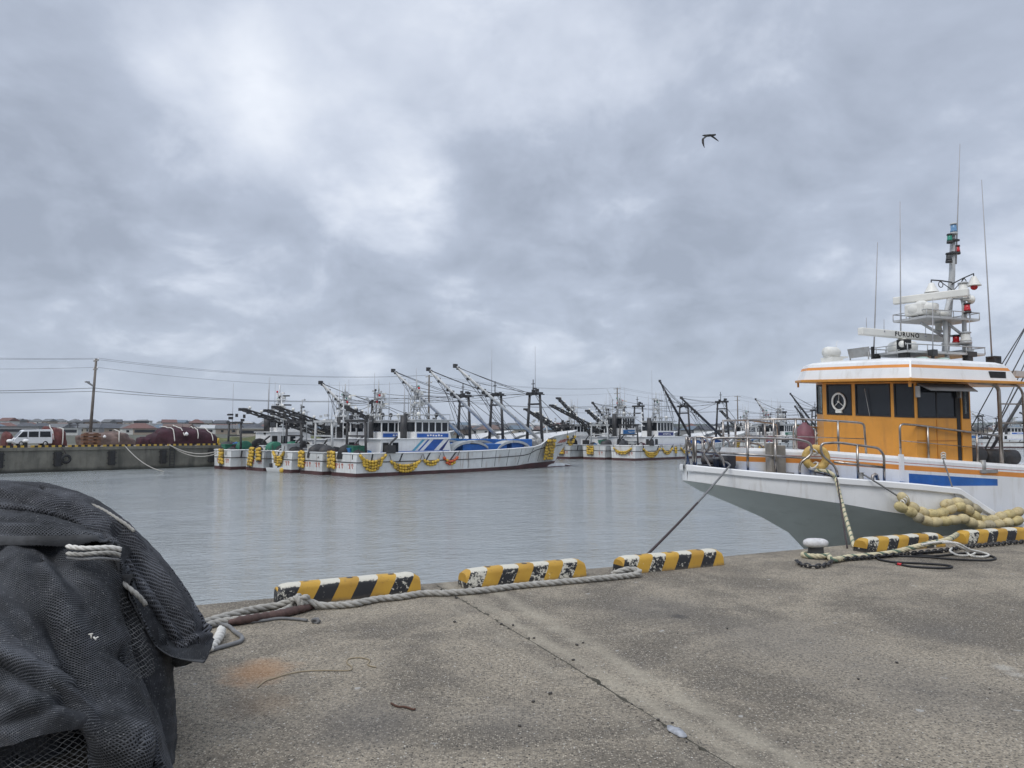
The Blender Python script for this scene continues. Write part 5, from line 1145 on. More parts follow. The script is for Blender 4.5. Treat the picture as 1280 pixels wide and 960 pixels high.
# wheelhouse
WP = [(.12, -1.33), (0, -.93), (0, .76), (.35, 1.33), (1.42, 1.33), (1.42, -1.33)]
zb_, zs, zh, ze = .8, 1.80, 2.405, 2.455
def tilt(m):
    for p in m.v: p.z += .05 * (p.y + 1.35)
    return m
m = OM(); m.prism(WP, zb_, zs); m.prism(WP, zh, ze - .02)
def post(p, q, f0, f1, th=.05):
    p, q = Vector((*p, 0)), Vector((*q, 0)); d = (q - p).normalized(); n_ = Vector((d.y, -d.x, 0)); c = (0.78, 0)
    A_, B_ = p + (q - p) * f0, p + (q - p) * f1; inn = Vector((.75, 0, 0)) - (A_ + B_) / 2; n_ = n_ if n_.dot(inn) > 0 else -n_
    P = [A_, B_, B_ + n_ * th, A_ + n_ * th]; m.prism([(v.x, v.y) for v in P], zs, zh)
WIN = [((.12, -1.33), (0, -.93), .06, .90, 'glass'), ((0, -.93), (0, .76), .015, .50, 'glass'), ((0, -.93), (0, .76), .555, .94, 'glass'), ((0, .76), (.35, 1.33), .10, .92, 'clear'), ((.35, 1.33), (1.42, 1.33), .06, .85, 'clear')]
segs = [((.12, -1.33), (0, -.93), [(0, .06), (.90, 1)]), ((0, -.93), (0, .76), [(0, .015), (.50, .555), (.94, 1)]), ((0, .76), (.35, 1.33), [(0, .10), (.92, 1)]), ((.35, 1.33), (1.42, 1.33), [(0, .06), (.85, 1)]), ((.12, -1.33), (1.42, -1.33), [(0, .03), (.745, 1)])]
for p, q, fs in segs:
    for f0, f1 in fs: post(p, q, f0, f1)
m.prism([(1.36, -1.31), (1.41, -1.31), (1.41, 1.31), (1.36, 1.31)], zs, zh)
tilt(m).build('wheelhouse', 'orange', ob)
m = OM(); m.prism([(.2, -1.25), (.1, -.8), (.1, .7), (.38, 1.25), (1.35, 1.25), (1.35, -1.25)], zs + .002, zs + .01); m.box((.5, -.45, 1.95), (.3, .6, .3)); tilt(m).build('console', 'interior', ob)
def window(p, q, f0, f1, mt, z0=zs, z1=zh, fr=.028):
    p, q = Vector((*p, 0)), Vector((*q, 0)); A_, B_ = p + (q - p) * f0, p + (q - p) * f1; d = (q - p).normalized(); n_ = Vector((-d.y, d.x, 0)); out = (A_ + B_) / 2 - Vector((.75, 0, 0)); n_ = n_ if n_.dot(out) > 0 else -n_
    def slab(mm, A, B, za, zb, o0, o1):
        P = [A + n_ * o0, B + n_ * o0, B + n_ * o1, A + n_ * o1]; mm.prism([(v.x, v.y) for v in P], za, zb)
    fm = OM()
    for (A, B, za, zb) in ((A_, B_, z0, z0 + fr), (A_, B_, z1 - fr, z1), (A_, A_ + d * fr, z0 + fr, z1 - fr), (B_ - d * fr, B_, z0 + fr, z1 - fr)): slab(fm, A, B, za, zb, -.03, .009)
    o = tilt(fm).build('window', 'black', ob); g_ = OM(); slab(g_, A_ + d * fr, B_ - d * fr, z0 + fr, z1 - fr, -.018, -.008); tilt(g_).build('pane', mt, o); return o
ws = [window(*w_) for w_ in WIN]
wo = window((.12, -1.33), (1.42, -1.33), .03, .745, 'glass', zs, zh - .02)
m = OM(); m.box((.62, -1.318, 2.06), (.03, .02, .54)); m.build('sliding_frame', 'black', wo)
for a_ in (.42, .6, .82, 1.0):
    pass
m = OM(); m.torus((-.012, .33, 2.06), .165, .02, (1, 0, 0), 32, 8); m.cyl((-.03, .33, 2.06), (.0, .33, 2.06), .022, 12)
for a_ in (95, 215, 320): m.tube([(-.014, .33, 2.06), (-.014, .33 + .15 * math.cos(math.radians(a_)), 2.06 + .15 * math.sin(math.radians(a_)))], .006, 5)
m.box((-.014, .33, 1.865), (.03, .15, .05)); tilt(m).build('clear_view_screen', 'radar', ws[2])
for (n_, w_) in ((-.98, ws[0]), (-.35, ws[1])):
    m = OM(); m.tube([(-.035 + (.1 if n_ < -.9 else 0), n_, 2.37), (-.02 + (.1 if n_ < -.9 else 0), n_ - .09, 1.85)], .007, 5); m.build('wiper', 'galv', w_)
m = OM(); m.hexa([(.16, -1.34, 2.405), (1.38, -1.34, 2.405), (1.38, -1.34, 2.42), (.16, -1.34, 2.42)], [(.24, -1.56, 2.27), (1.34, -1.56, 2.27), (1.34, -1.56, 2.282), (.24, -1.56, 2.282)]); m.beam((.16, -1.35, 2.40), (.24, -1.56, 2.275), .018); m.beam((1.38, -1.35, 2.40), (1.34, -1.56, 2.275), .018)
m.build('visor', paint('smoked_visor', (.12, .12, .12), .3), ob)
for x_ in (.13, 1.12):
    m = OM(); m.box((x_, -1.375, 2.26), (.035, .07, .2)); m.build('bracket', 'galv', ob)
m = OM(); m.box((1.135, -1.333, 1.62), (.085, .012, 1.42)); m.build('door_gap', 'interior', ob)
m = OM(); m.box((1.30, -1.345, 1.64), (.225, .03, 1.5)); dr = m.build('door', 'orange', ob, bevel=.008)
m = OM(); m.box((1.29, -1.363, 2.08), (.16, .008, .58)); wn_ = m.build('window', 'black', dr); m = OM(); m.box((1.275, -1.369, 2.1), (.045, .004, .44)); m.build('pane', 'clear', wn_)
m = OM()
for s in (-1,):
    m.box((.6, s * 1.334, 1.40), (.96, .008, .010)); m.box((.6, s * 1.334, 1.3), (.010, .008, .95))
m.build('panel_joint', paint('orange_joint', (.4, .16, .03), .6), ob)
# roof
def ring(poly, z): return [Vector((a, n, z)) for a, n in poly]
E0 = [(-.15, -1.48), (-.28, -.98), (-.28, .98), (.02, 1.52), (2.5, 1.52), (2.5, -1.48)]
m = OM(); m.prism([(-.19, -1.53), (-.33, -1.0), (-.33, 1.0), (.0, 1.56), (4.6, 1.56), (4.6, -1.53)], 2.445, 2.495, 0); m.beam((.03, 1.5, 2.445), (.03, 1.5, 2.35), .035); m.beam((-.12, -1.44, 2.445), (-.12, -1.44, 2.34), .04)
tilt(m).build('eave', 'orange', ob, bevel=.008)
def inset(poly, k): return [(a + (k if a < 1 else -k * 2.2), n * (1 - k * .62)) for a, n in poly]
lv = [(0, 2.496, 0), (.055, 2.685, 1), (.075, 2.74, 0), (.10, 2.80, 0), (.17, 2.84, 0), (.55, 2.89, 0)]
m = OM()
for (k0, z0, mi), (k1, z1, _) in zip(lv, lv[1:]):
    A_, B_ = ring(inset(E0, k0), z0), ring(inset(E0, k1), z1); m.grid([A_ + [A_[0]], B_ + [B_[0]]], mi, False)
m.face(ring(inset(E0, .55), 2.89), 0)
m.beam(Vector((-.15, -1.485, 2.50)), Vector((-.045, -1.395, 2.81)), .03, .03, 0)
tilt(m).build('roof', ['white', 'orange_stripe'], ob)
m = OM(); m.box((2.0, -1.44, 2.60), (.40, .06, .12)); m.build('vent', 'black', ob)
# rails on trunk and deck
def rail(paths, r=.019, mt='steel', name='handrail'):
    m = OM()
    for p in paths: m.tube(arc_rail(p, .09), r, 8)
    return m.build(name, mt, ob)
for sd in (-1, 1):
    te = lambda a: sd * (interp(TP, a)[0] - .08)
    T_ = lambda a, z: (a, te(a), z)
    rail([[T_(-2.7, 1.76), T_(-1.9, 1.78), T_(-1.0, 1.72), T_(-.86, 1.70), T_(-.84, 1.13)], [T_(-2.7, 1.76), T_(-2.7, 1.25)], [T_(-2.3, 1.77), T_(-2.3, 1.24)], [T_(-1.95, 1.77), T_(-1.95, 1.24)], [T_(-1.28, 1.74), T_(-1.28, 1.2)]])
    rail([[T_(-2.7, 1.5), T_(-.84, 1.43)]], .007)
    rail([[T_(-.27, 1.1), T_(-.27, 1.69), T_(.1, 1.67), T_(1.1, 1.57), T_(2.05, 1.48)], [T_(.34, 1.64), T_(.34, 1.05)], [T_(1.5, 1.53), T_(1.5, .98)]])
    rail([[T_(-.27, 1.4), T_(1.45, 1.27)]], .007)
    ge = lambda a: sd * (interp(GUN, a)[0] - .13)
    gz_o = lambda a: interp(GUN, a)[1]
    D_ = lambda a, h: (a, ge(a), gz_o(a) + h)
    rail([[D_(-1.62, .02), D_(-1.66, .2), D_(-1.86, .36), D_(-1.88, .56), D_(-1.6, .60), D_(-.95, .56), D_(-.86, .45), D_(-.87, .02)], [D_(-1.3, .58), D_(-1.3, .02)], [D_(-1.68, .27), D_(-.87, .24)]], .021)
    rail([[D_(-2.2, .02), D_(-2.2, .2), D_(-2.0, .38), D_(-2.02, .56), D_(-2.2, .6), D_(-2.8, .58), D_(-3.3, .53), D_(-3.46, .5), D_(-3.42, .3), D_(-3.3, .2), D_(-3.28, .02)], [D_(-2.95, .57), D_(-2.95, .02)], [D_(-2.55, .58), D_(-2.55, .02)], [D_(-3.36, .27), D_(-2.06, .30)]], .021)
    m = OM(); c = D_(-3.5, .36)
    m.tube(arc_rail([D_(-3.66, .0), D_(-3.66, .5), D_(-3.52, .52), D_(-3.47, .35), D_(-3.56, .22), D_(-3.5, .1), D_(-3.46, .0)], .07), .02, 8); m.tube([D_(-3.64, 0), D_(-3.64, .5)], .02, 8); m.torus((c[0], c[1], c[2]), .07, .014, ON if False else (0, 1, 0), 16, 6); m.tube([D_(-3.66, .26), D_(-3.3, .27)], .014, 6)
    m.build('handrail', 'steel', ob)
M['post_grey'] = paint('weathered_post', (.26, .235, .2), .7, var=.2, scale=5)
# samson posts, small bitts, windlass
for (a, n, h, s_) in ((-2.52, -.74, .55, .15), (-2.34, -.70, .52, .17)):
    m = OM(); zb0 = dz_(a); m.box((a, n, zb0 + h / 2), (s_, s_, h)); m.build('samson_post', 'post_grey', ob, bevel=.012)
m = OM(); m.box((-2.43, -.72, dz_(-2.4) + .03), (.5, .34, .05)); m.build('post_base', 'steel', ob)
for (a, n) in ((-1.93, -1.05), (-1.7, -1.13)):
    m = OM(); z0 = dz_(a); m.lathe([(.07, 0), (.055, .03), (.05, .13), (.075, .135), (.075, .175), (.02, .18)], (a, n, z0), 14); m.build('mooring_bitt', 'galv', ob)
m = OM(); z0 = dz_(-3.1); m.box((-3.12, .0, z0 + .06), (.5, .42, .1)); m.lathe([(.1, -.28), (.1, -.22), (.06, -.2), (.06, .2), (.1, .22), (.1, .28)], (-3.15, 0, z0 + .17), 12, axis='y'); m.box((-2.95, -.1, z0 + .18), (.2, .2, .18)); m.lathe([(.05, 0), (.05, .2), (.07, .22)], (-3.3, -.25, z0), 10); m.build('windlass', 'dark', ob)
for (a, n) in ((-.97, -1.38), (-.83, -1.36)):
    m = OM(); z0 = dz_(a); s_ = -1 if a < -.9 else 1; m.tube([(a, n, z0), (a, n, z0 + .07), (a - s_ * .02, n, z0 + .12), (a - s_ * .07, n, z0 + .14), (a - s_ * .10, n, z0 + .12)], .03, 10); m.build('vent_pipe', 'steel', ob)
m = OM(); m.lathe([(.05, 0), (.04, .05), (.04, .15), (.06, .16)], (-1.3, -1.47, dz_(-1.3)), 10); m.box((-1.3, -1.47, dz_(-1.3) + .02), (.24, .08, .03)); m.build('cleat', 'galv', ob)
m = OM(); p = op(1232, 585, -1.5); m.cyl((p.x, -1.45, p.z - .1), (p.x, -1.45, p.z + .14), .05, 10); m.box((p.x + .1, -1.45, p.z - .06), (.42, .1, .06)); m.build('cleat', 'galv', ob)
# rollers and frame aft
for px in (1216, 1240, 1258):
    p = op(px, 574, -1.0); m = OM(); m.lathe([(.1, -.22), (.15, -.2), (.15, .2), (.1, .22)], (p.x, -1.0, zt(p.x) + .13), 14, axis='x'); m.build('net_roller', 'dark', ob)
m = OM(); f1 = op(1249, 578, -1.3).x; f2 = op(1279, 580, -1.3).x
m.tube(arc_rail([(1.45, -1.35, 2.47), (f1 - .15, -1.35, 2.44), (f1, -1.35, 2.36), (f1, -1.35, zt(f1))], .2), .035, 8)
m.tube(arc_rail([(2.0, -1.35, 2.46), (f2 - .12, -1.35, 2.42), (f2, -1.35, 2.3), (f2, -1.35, zt(f2))], .2), .022, 8); m.build('stern_frame', 'steel', ob)
for y in (505, 529, 553):
    z = op(1262, y, -1.35).z; m = OM(); m.tube([(f1, -1.35, z), (f2, -1.35, z)], .014, 6); m.build('ladder_rung', 'steel', ob)
m = OM(); m.box((3.0, 1.2, 1.7), (.09, .09, 1.6)); m.box((4.0, -1.2, 1.7), (.09, .09, 1.6)); m.build('awning_post', 'steel', ob)
m = OM()
for (p, q, n0, n1) in (((1200, 560), (1290, 395), .9, .3), ((1243, 470), (1290, 395), .2, .3), ((1226, 575), (1292, 430), .9, .5), ((1262, 472), (1292, 415), -.6, -.2)):
    m.tube([op(*p, n0), op(*q, n1)], .012, 5)
m.build('rigging', 'wire', ob)
m = OM(); m.tube([op(1228, 580, 1.1), op(1290, 478, .8)], .035, 7); m.tube([op(1222, 578, 1.2), op(1290, 452, 1.0)], .018, 6); m.build('derrick', 'dark', ob)
# ---- roof gear
def bar(name, p, q, w_, h, mt, par): 
    m = OM(); m.beam(p, q, w_, h); return m.build(name, mt, par, bevel=.02)
def lw(px, py, Y): return toloc(at(px, py, Y))
MA = OM()                      # tubular mast
P = lambda x, y, n=0.: op(x, y, n)
MA.tube([P(1181, 452, .25), P(1184, 410, .12), P(1190, 345), P(1191, 292)], [.075, .07, .06, .05], 10)
MA.tube([P(1184, 448, -.35), P(1181, 398, -.2), P(1186, 376, -.1), P(1192, 371, -.05)], .045, 8)
MA.tube(arc_rail([P(1206, 454, -.3), P(1205, 381, -.3), P(1203, 372, -.25), P(1190, 372, -.05)], .12), .042, 8); MA.tube([P(1213, 452, -.45), P(1211, 422, -.4)], .05, 8)
MA.tube([P(1178, 430, -.2), P(1207, 430, -.3)], .03, 6); MA.tube([P(1176, 420, 0), P(1206, 420, -.3)], .022, 6); MA.tube([P(1152, 404, -.2), P(1180, 421, 0)], .03, 6); MA.tube([P(1184, 404, -.2), P(1205, 420, -.3)], .03, 6); MA.tube([P(1180, 440, .1), P(1205, 440, -.3)], .02, 6)
ms = MA.build('mast', 'mastgrey', ob)
def platform(x0, x1, y, dep, name, rz=0.):
    m = OM(); a0, a1 = P(x0, y).x, P(x1, y).x; z = P((x0 + x1) / 2, y).z; c = (a0 + a1) / 2; L = a1 - a0
    m.box((c, 0, z), (L, dep, .045)); h = .14
    pts = [(a0, -dep / 2), (a0, dep / 2), (a1, dep / 2), (a1, -dep / 2)]
    m.tube([(x, y_, z + h) for x, y_ in pts], .012, 5, closed=True)
    for i in range(4):
        for j in range(4):
            p, q = pts[i], pts[(i + 1) % 4]; f = j / 4; x, y_ = p[0] + (q[0] - p[0]) * f, p[1] + (q[1] - p[1]) * f; m.tube([(x, y_, z), (x, y_, z + h)], .009, 4)
    return m.build(name, 'mastgrey', ms), c, z
pf1, cx1, z1_ = platform(1137, 1202, 401, .8, 'radar_platform'); pf2, cx2, z2_ = platform(1108, 1203, 444, 1.0, 'radar_platform')
def scanner(pl, pr, w_, h, basep, name='radar'):
    pl, pr = Vector(pl), Vector(pr); c = (pl + pr) / 2
    m = OM(); m.lathe([(.2, 0), (.27, .05), (.28, .16), (.24, .22), (.12, .26), (.07, .30)], (basep.x, basep.y, c.z - h / 2 - .30), 16); r_ = m.build(name, 'radar', ob)
    bar('scanner', pl, pr, w_, h, 'radar', r_); return r_, c
pl, pr = lw(1075, 414, 14.25), lw(1176, 424, 15.4); pr.z = pl.z
rd, c = scanner(pl, pr, .12, .145, (pl + pr) / 2)
# raised lettering on the lower scanner
def lettering(txt, size, mid, d, nrm, parent, mt, sx_=1.25):
    cu = bpy.data.curves.new('lettering', 'FONT'); cu.body = txt; cu.size = size; cu.extrude = .002; cu.align_x = 'CENTER'; cu.align_y = 'CENTER'; cu.offset = .003; cu.space_character = 1.25
    tmp = bpy.data.objects.new('tmp_text', cu); COL.objects.link(tmp); dg = bpy.context.evaluated_depsgraph_get(); me = bpy.data.meshes.new_from_object(tmp.evaluated_get(dg)); bpy.data.objects.remove(tmp)
    d = d.normalized(); up = Vector((0, 0, 1)); nrm = d.cross(up).normalized()
    mat = Matrix((d * sx_, up, nrm)).transposed().to_4x4(); mat.translation = mid; me.transform(mat); me.materials.clear(); me.materials.append(M[mt]); o = bpy.data.objects.new('lettering', me); COL.objects.link(o); o.parent = parent; return o
dv = (pr - pl).normalized(); nv = dv.cross(Vector((0, 0, 1))).normalized()
lettering('FURUNO', .125, pl.lerp(pr, .53) + nv * .0625 + Vector((0, 0, -WZ)), dv, nv, rd, 'black', 1.28)
pl, pr = lw(1117, 376.5, 15.3), lw(1211, 362, 14.3); pr.z = pl.z
c_ = P(1160, 392); rd2, c = scanner(pl, pr, .12, .15, (pl + pr) / 2 + Vector((-.12, .1, 0)))
m = OM(); m.box((c.x - .12, c.y + .1, z1_ + .18), (.5, .42, .26)); m.lathe([(.16, 0), (.2, .08), (.12, .14)], (c.x + .3, c.y, z1_ + .03), 12); m.build('gearbox', 'radar', rd2, bevel=.05)
def lampset(px, py, col, r=.06, n=0., base='dark', h=None, name='lamp'):
    p = P(px, py, n); m = OM(); h = h or r * 1.3; m.lathe([(r * 1.15, -h / 2 - .04), (r * 1.15, -h / 2), (r, -h / 2 + .001), (r, h / 2), (r * .8, h / 2 + .02)], p, 14, 0); m.lathe([(r * 1.3, -h / 2 - .09), (r * 1.3, -h / 2 - .045)], p, 14, 1); m.lathe([(r * 1.25, h / 2 + .02), (r * 1.1, h / 2 + .05)], p, 14, 1); return m.build(name, [col, base], ms)
lampset(1192, 285, 'bluelens', .056, -.05, 'mastgrey', .10); lampset(1187, 297, 'greenlens', .045, -.05); lampset(1197, 311, 'red', .04, -.05); lampset(1186, 321, 'dark', .05, -.05); lampset(1195, 424, 'red', .06, -.2); lampset(1209, 384, 'red', .055, -.4); lampset(1173, 408, 'radar', .06, 0, 'mastgrey'); lampset(1204, 362, 'radar', .08, -.3, 'mastgrey', .2); lampset(1207, 421, 'radar', .085, -.4, 'mastgrey', .1)
m = OM(); p = P(1210, 452, -.45); m.box(p + Vector((0, 0, .0)), (.12, .12, .3)); m.box(P(1212, 443, -.45), (.24, .14, .1)); m.build('junction_box', 'dark', ms)
for y_, s_ in ((300, .25), (316, .16)):
    m = OM(); m.box(P(1192, y_, -.05), (s_, .08, .04)); m.build('lamp_arm', 'dark', ms)
m = OM(); p = P(1207, 374, -.35); m.lathe([(.03, 0), (.04, .1), (.085, .2), (.09, .21)], p + Vector((-.05, 0, 0)), 14, axis='x'); m.box(p + Vector((.0, 0, .06)), (.16, .1, .08)); m.build('horn', 'radar', ms)
# two hanging lamp shades on scrolled brackets
for (px, py, red, xs) in ((1163, 362, False, 1164), (1217, 356, True, 1217)):
    m = OM(); base = P(1190, 353 if not red else 355, -.05); tip = P(xs, 350 if not red else 342, -.05)
    m.tube([base, base.lerp(tip, .5) + Vector((0, 0, .01)), tip, tip + Vector((0, 0, -.05))], .014, 6); m.torus(base.lerp(tip, .55) + Vector((0, 0, -.07)), .06, .009, (0, 1, 0), 16, 5); m.tube([base + Vector((0, 0, -.16)), base.lerp(tip, .6)], .009, 5); br = m.build('lamp_bracket', 'dark', ms)
    m = OM(); z_ = tip.z - .06; m.lathe([(.03, 0), (.05, -.01), (.07, -.06), (.135, -.19), (.14, -.2)], (tip.x, tip.y, z_), 18); m.build('lamp_shade', 'radar', br)
    m = OM(); m.ell((tip.x, tip.y, z_ - .22), (.07, .07, .07), 12, 8); m.build('bulb', 'red' if red else 'radar', br)
# roof-top boxes
m = OM(); p = op(1040, 450, .75); m.box((p.x, p.y, 2.98), (.3, .3, .17)); m.box((p.x + .1, p.y, 3.08), (.5, .16, .03)); m.lathe([(.1, -.17), (.12, -.1), (.12, .1), (.08, .17)], (p.x, p.y, 3.17), 12, axis='x'); m.tube([(p.x + .1, p.y, 3.22), (p.x + .15, p.y, 3.42)], .004, 4); m.build('camera_housing', 'radar', ob)
m = OM(); p = op(1074, 443, .05); m.hexa([(p.x - .05, p.y - .2, 3.0), (p.x + .08, p.y - .2, 3.02), (p.x + .08, p.y + .2, 3.02), (p.x - .05, p.y + .2, 3.0)], [(p.x - .1, p.y - .2, 3.18), (p.x + .05, p.y - .2, 3.2), (p.x + .05, p.y + .2, 3.2), (p.x - .1, p.y + .2, 3.18)]); m.tube(arc_rail([(p.x, p.y - .23, 3.1), (p.x, p.y - .23, 2.93), (p.x, p.y + .23, 2.93), (p.x, p.y + .23, 3.1)], .05), .013, 6); m.build('floodlight', 'galv', ob)
m = OM(); p = op(1130, 433, -.35); m.box(p + Vector((0, 0, .04)), (.17, .19, .18)); m.box(p + Vector((0, 0, -.17)), (.13, .17, .22)); m.cyl(p + Vector((-.10, -.05, .04)), p + Vector((-.07, -.03, .04)), .065, 16, 1); m.build('searchlight', ['black', 'radar'], ob)
m = OM(); p = op(1091, 444, .2); m.box(p + Vector((0, 0, .04)), (.045, .045, .26)); m.box(p + Vector((.12, 0, -.02)), (.1, .06, .1)); m.build('signal_horn', 'black', ob)
for px in (1152, 1178):
    p = op(px, 449, -.5); m = OM(); m.lathe([(.17, 0), (.16, .05), (.1, .09), (.02, .1)], (p.x, p.y, 2.90), 16); m.build('mushroom_vent', paint('pale_green_paint', (.36, .47, .42), .5), ob)
m = OM(); p = op(1166, 441, -.6); m.box(p, (.12, .12, .12)); m.cyl(p, (p.x, p.y, 2.9), .03, 8); m.build('lamp_box', 'dark', ob)
m = OM(); p = op(1242, 452, 0.); m.box((p.x, p.y, p.z), (.2, .2, .22)); m.lathe([(.13, -.03), (.13, .0)], (p.x, p.y, p.z + .1), 12); m.cyl((p.x, p.y, p.z - .3), (p.x, p.y, p.z), .06, 8); m.build('antenna_base', 'dark', ob)
for (p, q, r, n) in (((1092, 446), (1097, 303), .014, .2), ((1126, 441), (1125, 252), .014, .1), ((1195, 330), (1200, 180), .013, -.05), ((1240, 450), (1227, 225), .014, 0), ((1166, 440), (1166, 372), .010, -.6), ((1212, 450), (1212, 388), .010, -.4)):
    m = OM(); A_, B_ = op(*p, n), op(*q, n); m.tube([A_, A_.lerp(B_, .4), B_], [r * 1.25, r, r * .55], 6); m.build('whip_antenna', 'whip', ob)
for (px, y0, y1) in ((1083, 412, 397), (1105, 414, 399), (1157, 420, 406)):
    m = OM(); m.tube([op(px, y0, -.1), op(px, y1, -.1)], .006, 4); m.ell(op(px, y0, -.1), (.025, .025, .03), 6, 5); m.build('whip_antenna', 'whip', ob)
m = OM(); p = op(1268, 468, -.3); m.box((p.x, p.y, p.z), (.5, .3, .12), .2); m.build('awning_box', 'mastgrey', ob)
# ---- things held by the boat
p = op(1020, 577, -1.02); a_ = p.x; t = thing('lifebuoy', OW(a_, -1.02, p.z - .2), OA, 'faded yellow lifebuoy leaning on the white trunk behind the small bitts', 'lifebuoy')
rows = []; m = MB(); m.torus((0, .0, .26), .165, .068, (-.55, -1, .15), 28, 12); m.build('ring', 'lifering', t)
for a_ in (45, 135, 225, 315):
    m = MB(); c = Vector((.165 * math.cos(math.radians(a_)) * .87, -.09 * math.cos(math.radians(a_)) * -1, .26 + .165 * math.sin(math.radians(a_)))); m.torus(c, .068, .012, (-math.sin(math.radians(a_)), 0, math.cos(math.radians(a_))), 14, 5); m.build('strap', 'rope_white', t)
p = op(1006, 546, -.35); t = thing('buoy', OW(p.x, -.35, zt(p.x)), OA, 'dull maroon pear shaped buoy standing on the foredeck left of the wheelhouse', 'buoy')
MB().lathe([(.02, 0), (.12, .02), (.17, .12), (.175, .24), (.15, .36), (.09, .44), (.05, .47), (.04, .5)], (0, 0, 0), 20).build('float', 'maroon', t); MB().torus((0, 0, .53), .04, .014, (1, 0, 0), 14, 6).build('eye', 'rope_dark', t)
# foam float fenders over the near side
t = thing('fender_string', OW(.4, -2.0, -.1), OA, 'double string of weathered cream foam floats hung over the side of the orange boat', 'fender')
inv = Vector((.4, -2.0, -.1))
up_ = [(1129, 623), (1141, 634), (1153, 640), (1165, 642.5), (1177, 641), (1188, 636.5), (1199, 633), (1210, 637), (1219, 645), (1230, 650), (1241, 649.5), (1251, 645.5), (1261, 643), (1272, 640)]
lo_ = [(1126, 634), (1138, 640), (1148, 647), (1158, 651), (1169, 652.5), (1181, 651.5), (1192, 650), (1204, 648.5), (1214, 653), (1224, 656.5), (1236, 656), (1248, 655), (1259, 653), (1271, 651)]
md_ = [(1184, 630), (1196, 628), (1208, 629.5), (1219, 636)]
frng = random.Random(4)
for L_, dn in ((up_, -.05), (lo_, -.16), (md_, .02)):
    q = []
    for (px, py) in L_:
        n = -1.95
        for _ in range(12):
            v = op(px, py, n); n = -(interp(GUN, v.x)[0] + .13) + dn * .6
        q.append(op(px, py, n) - inv)
    for i, c in enumerate(q):
        d = (q[min(i + 1, len(q) - 1)] - q[max(i - 1, 0)]).normalized(); m = MB(); s_ = frng.uniform(.9, 1.08)
        vs = [(.118 * s_, .0), (.112 * s_, .03), (.09 * s_, .062), (.045, .079), (0, .084), (-.045, .079), (-.09 * s_, .062), (-.112 * s_, .03), (-.118 * s_, 0)]
        rot = (d + Vector((frng.uniform(-.15, .15), frng.uniform(-.1, .1), frng.uniform(-.15, .15)))).to_track_quat('Z', 'Y').to_matrix()
        mm = MB(); mm.lathe([(max(.012, r_), h_) for h_, r_ in vs], (0, 0, 0), 14); mm.v = [rot @ p + c for p in mm.v]; mm.build('float', frng.choice(['cream_float', 'cream_float', 'cream_float_b', 'cream_float_c']), t)
    m = MB(); m.tube(spl(q, 4), .02, 6); m.build('line', 'rope_white', t)
m = MB()
def bl(a, n, z): return Vector((a, n, z)) - inv
m.tube([bl(-1.3, -1.5, .85), bl(-1.27, -1.68, .76)] + [bl(-1.24, -1.7, .74).lerp(Vector(op(1125, 622, -1.8) - inv), f / 4) for f in range(1, 5)], .014, 6)
A_ = op(1178, 572, -1.38); B_ = op(1197, 630, -2.02); m.tube([A_ - inv, op(1185, 592, -1.7) - inv, B_ - inv], .013, 6); m.build('hanging_line', 'rope_grey', t)
m = MB(); c = op(1126, 628, -1.86) - inv
for k in range(4): m.torus(c + Vector((.02 * k, -.02, .03 * k - .03)), .045, .013, (1, .4 * k - .6, .5), 12, 6)
c = A_ - inv
for k in range(4): m.torus(c + Vector((.0, -.02, .04 * k - .06)), .035, .012, (.3 * k, 1, .7), 12, 6)
m.build('lashing', 'rope_white', t)
# mooring lines of this boat
m = MB(); A_ = OW(-3.2, -.3, 1.04); G_0 = OW(-3.28, -.62, .99); B_ = gz(789, 713, .01); pts = [A_, A_.lerp(G_0, .7) + Vector((0, 0, .02)), G_0] + sag(G_0, B_, .04, 14)[1:]
m.tube(pts[:9], .016, 8, 0); m.tube(pts[8:], .016, 8, 1); tag(m.build('mooring_rope', ['rope_grey', 'rope_dark']), 'taut dark bow line from the orange boat down behind the third kerb block', 'rope')
m = MB(); A_ = OW(-1.93, -1.08, .9); G_0 = OW(-1.86, -1.42, .86); B_ = gz(1068, 684, .015)
m.rope(spl([A_, A_.lerp(G_0, .6) + Vector((0, 0, .03)), G_0, OW(-1.84, -1.48, .76)] + [OW(-1.84, -1.48, .76).lerp(B_, f / 4) + Vector((0, 0, -.03 * math.sin(PI * f / 4))) for f in range(1, 5)], 6), .029, 4, pitch=.17, mis=(0, 1, 0, 0))
tag(m.build('mooring_rope', ['rope_cream', 'rope_green']), 'cream and green rope hanging from a bitt of the orange boat to the quay edge', 'rope')
m = MB(); G_0 = OW(-1.8, -1.45, .80); m.tube([OW(-1.9, -1.1, .87), G_0] + sag(G_0, gz(1059, 685, .01), .0, 8), .012, 6); tag(m.build('mooring_rope', 'rope_dark'), 'thin dark line beside the cream and green rope of the orange boat', 'rope')

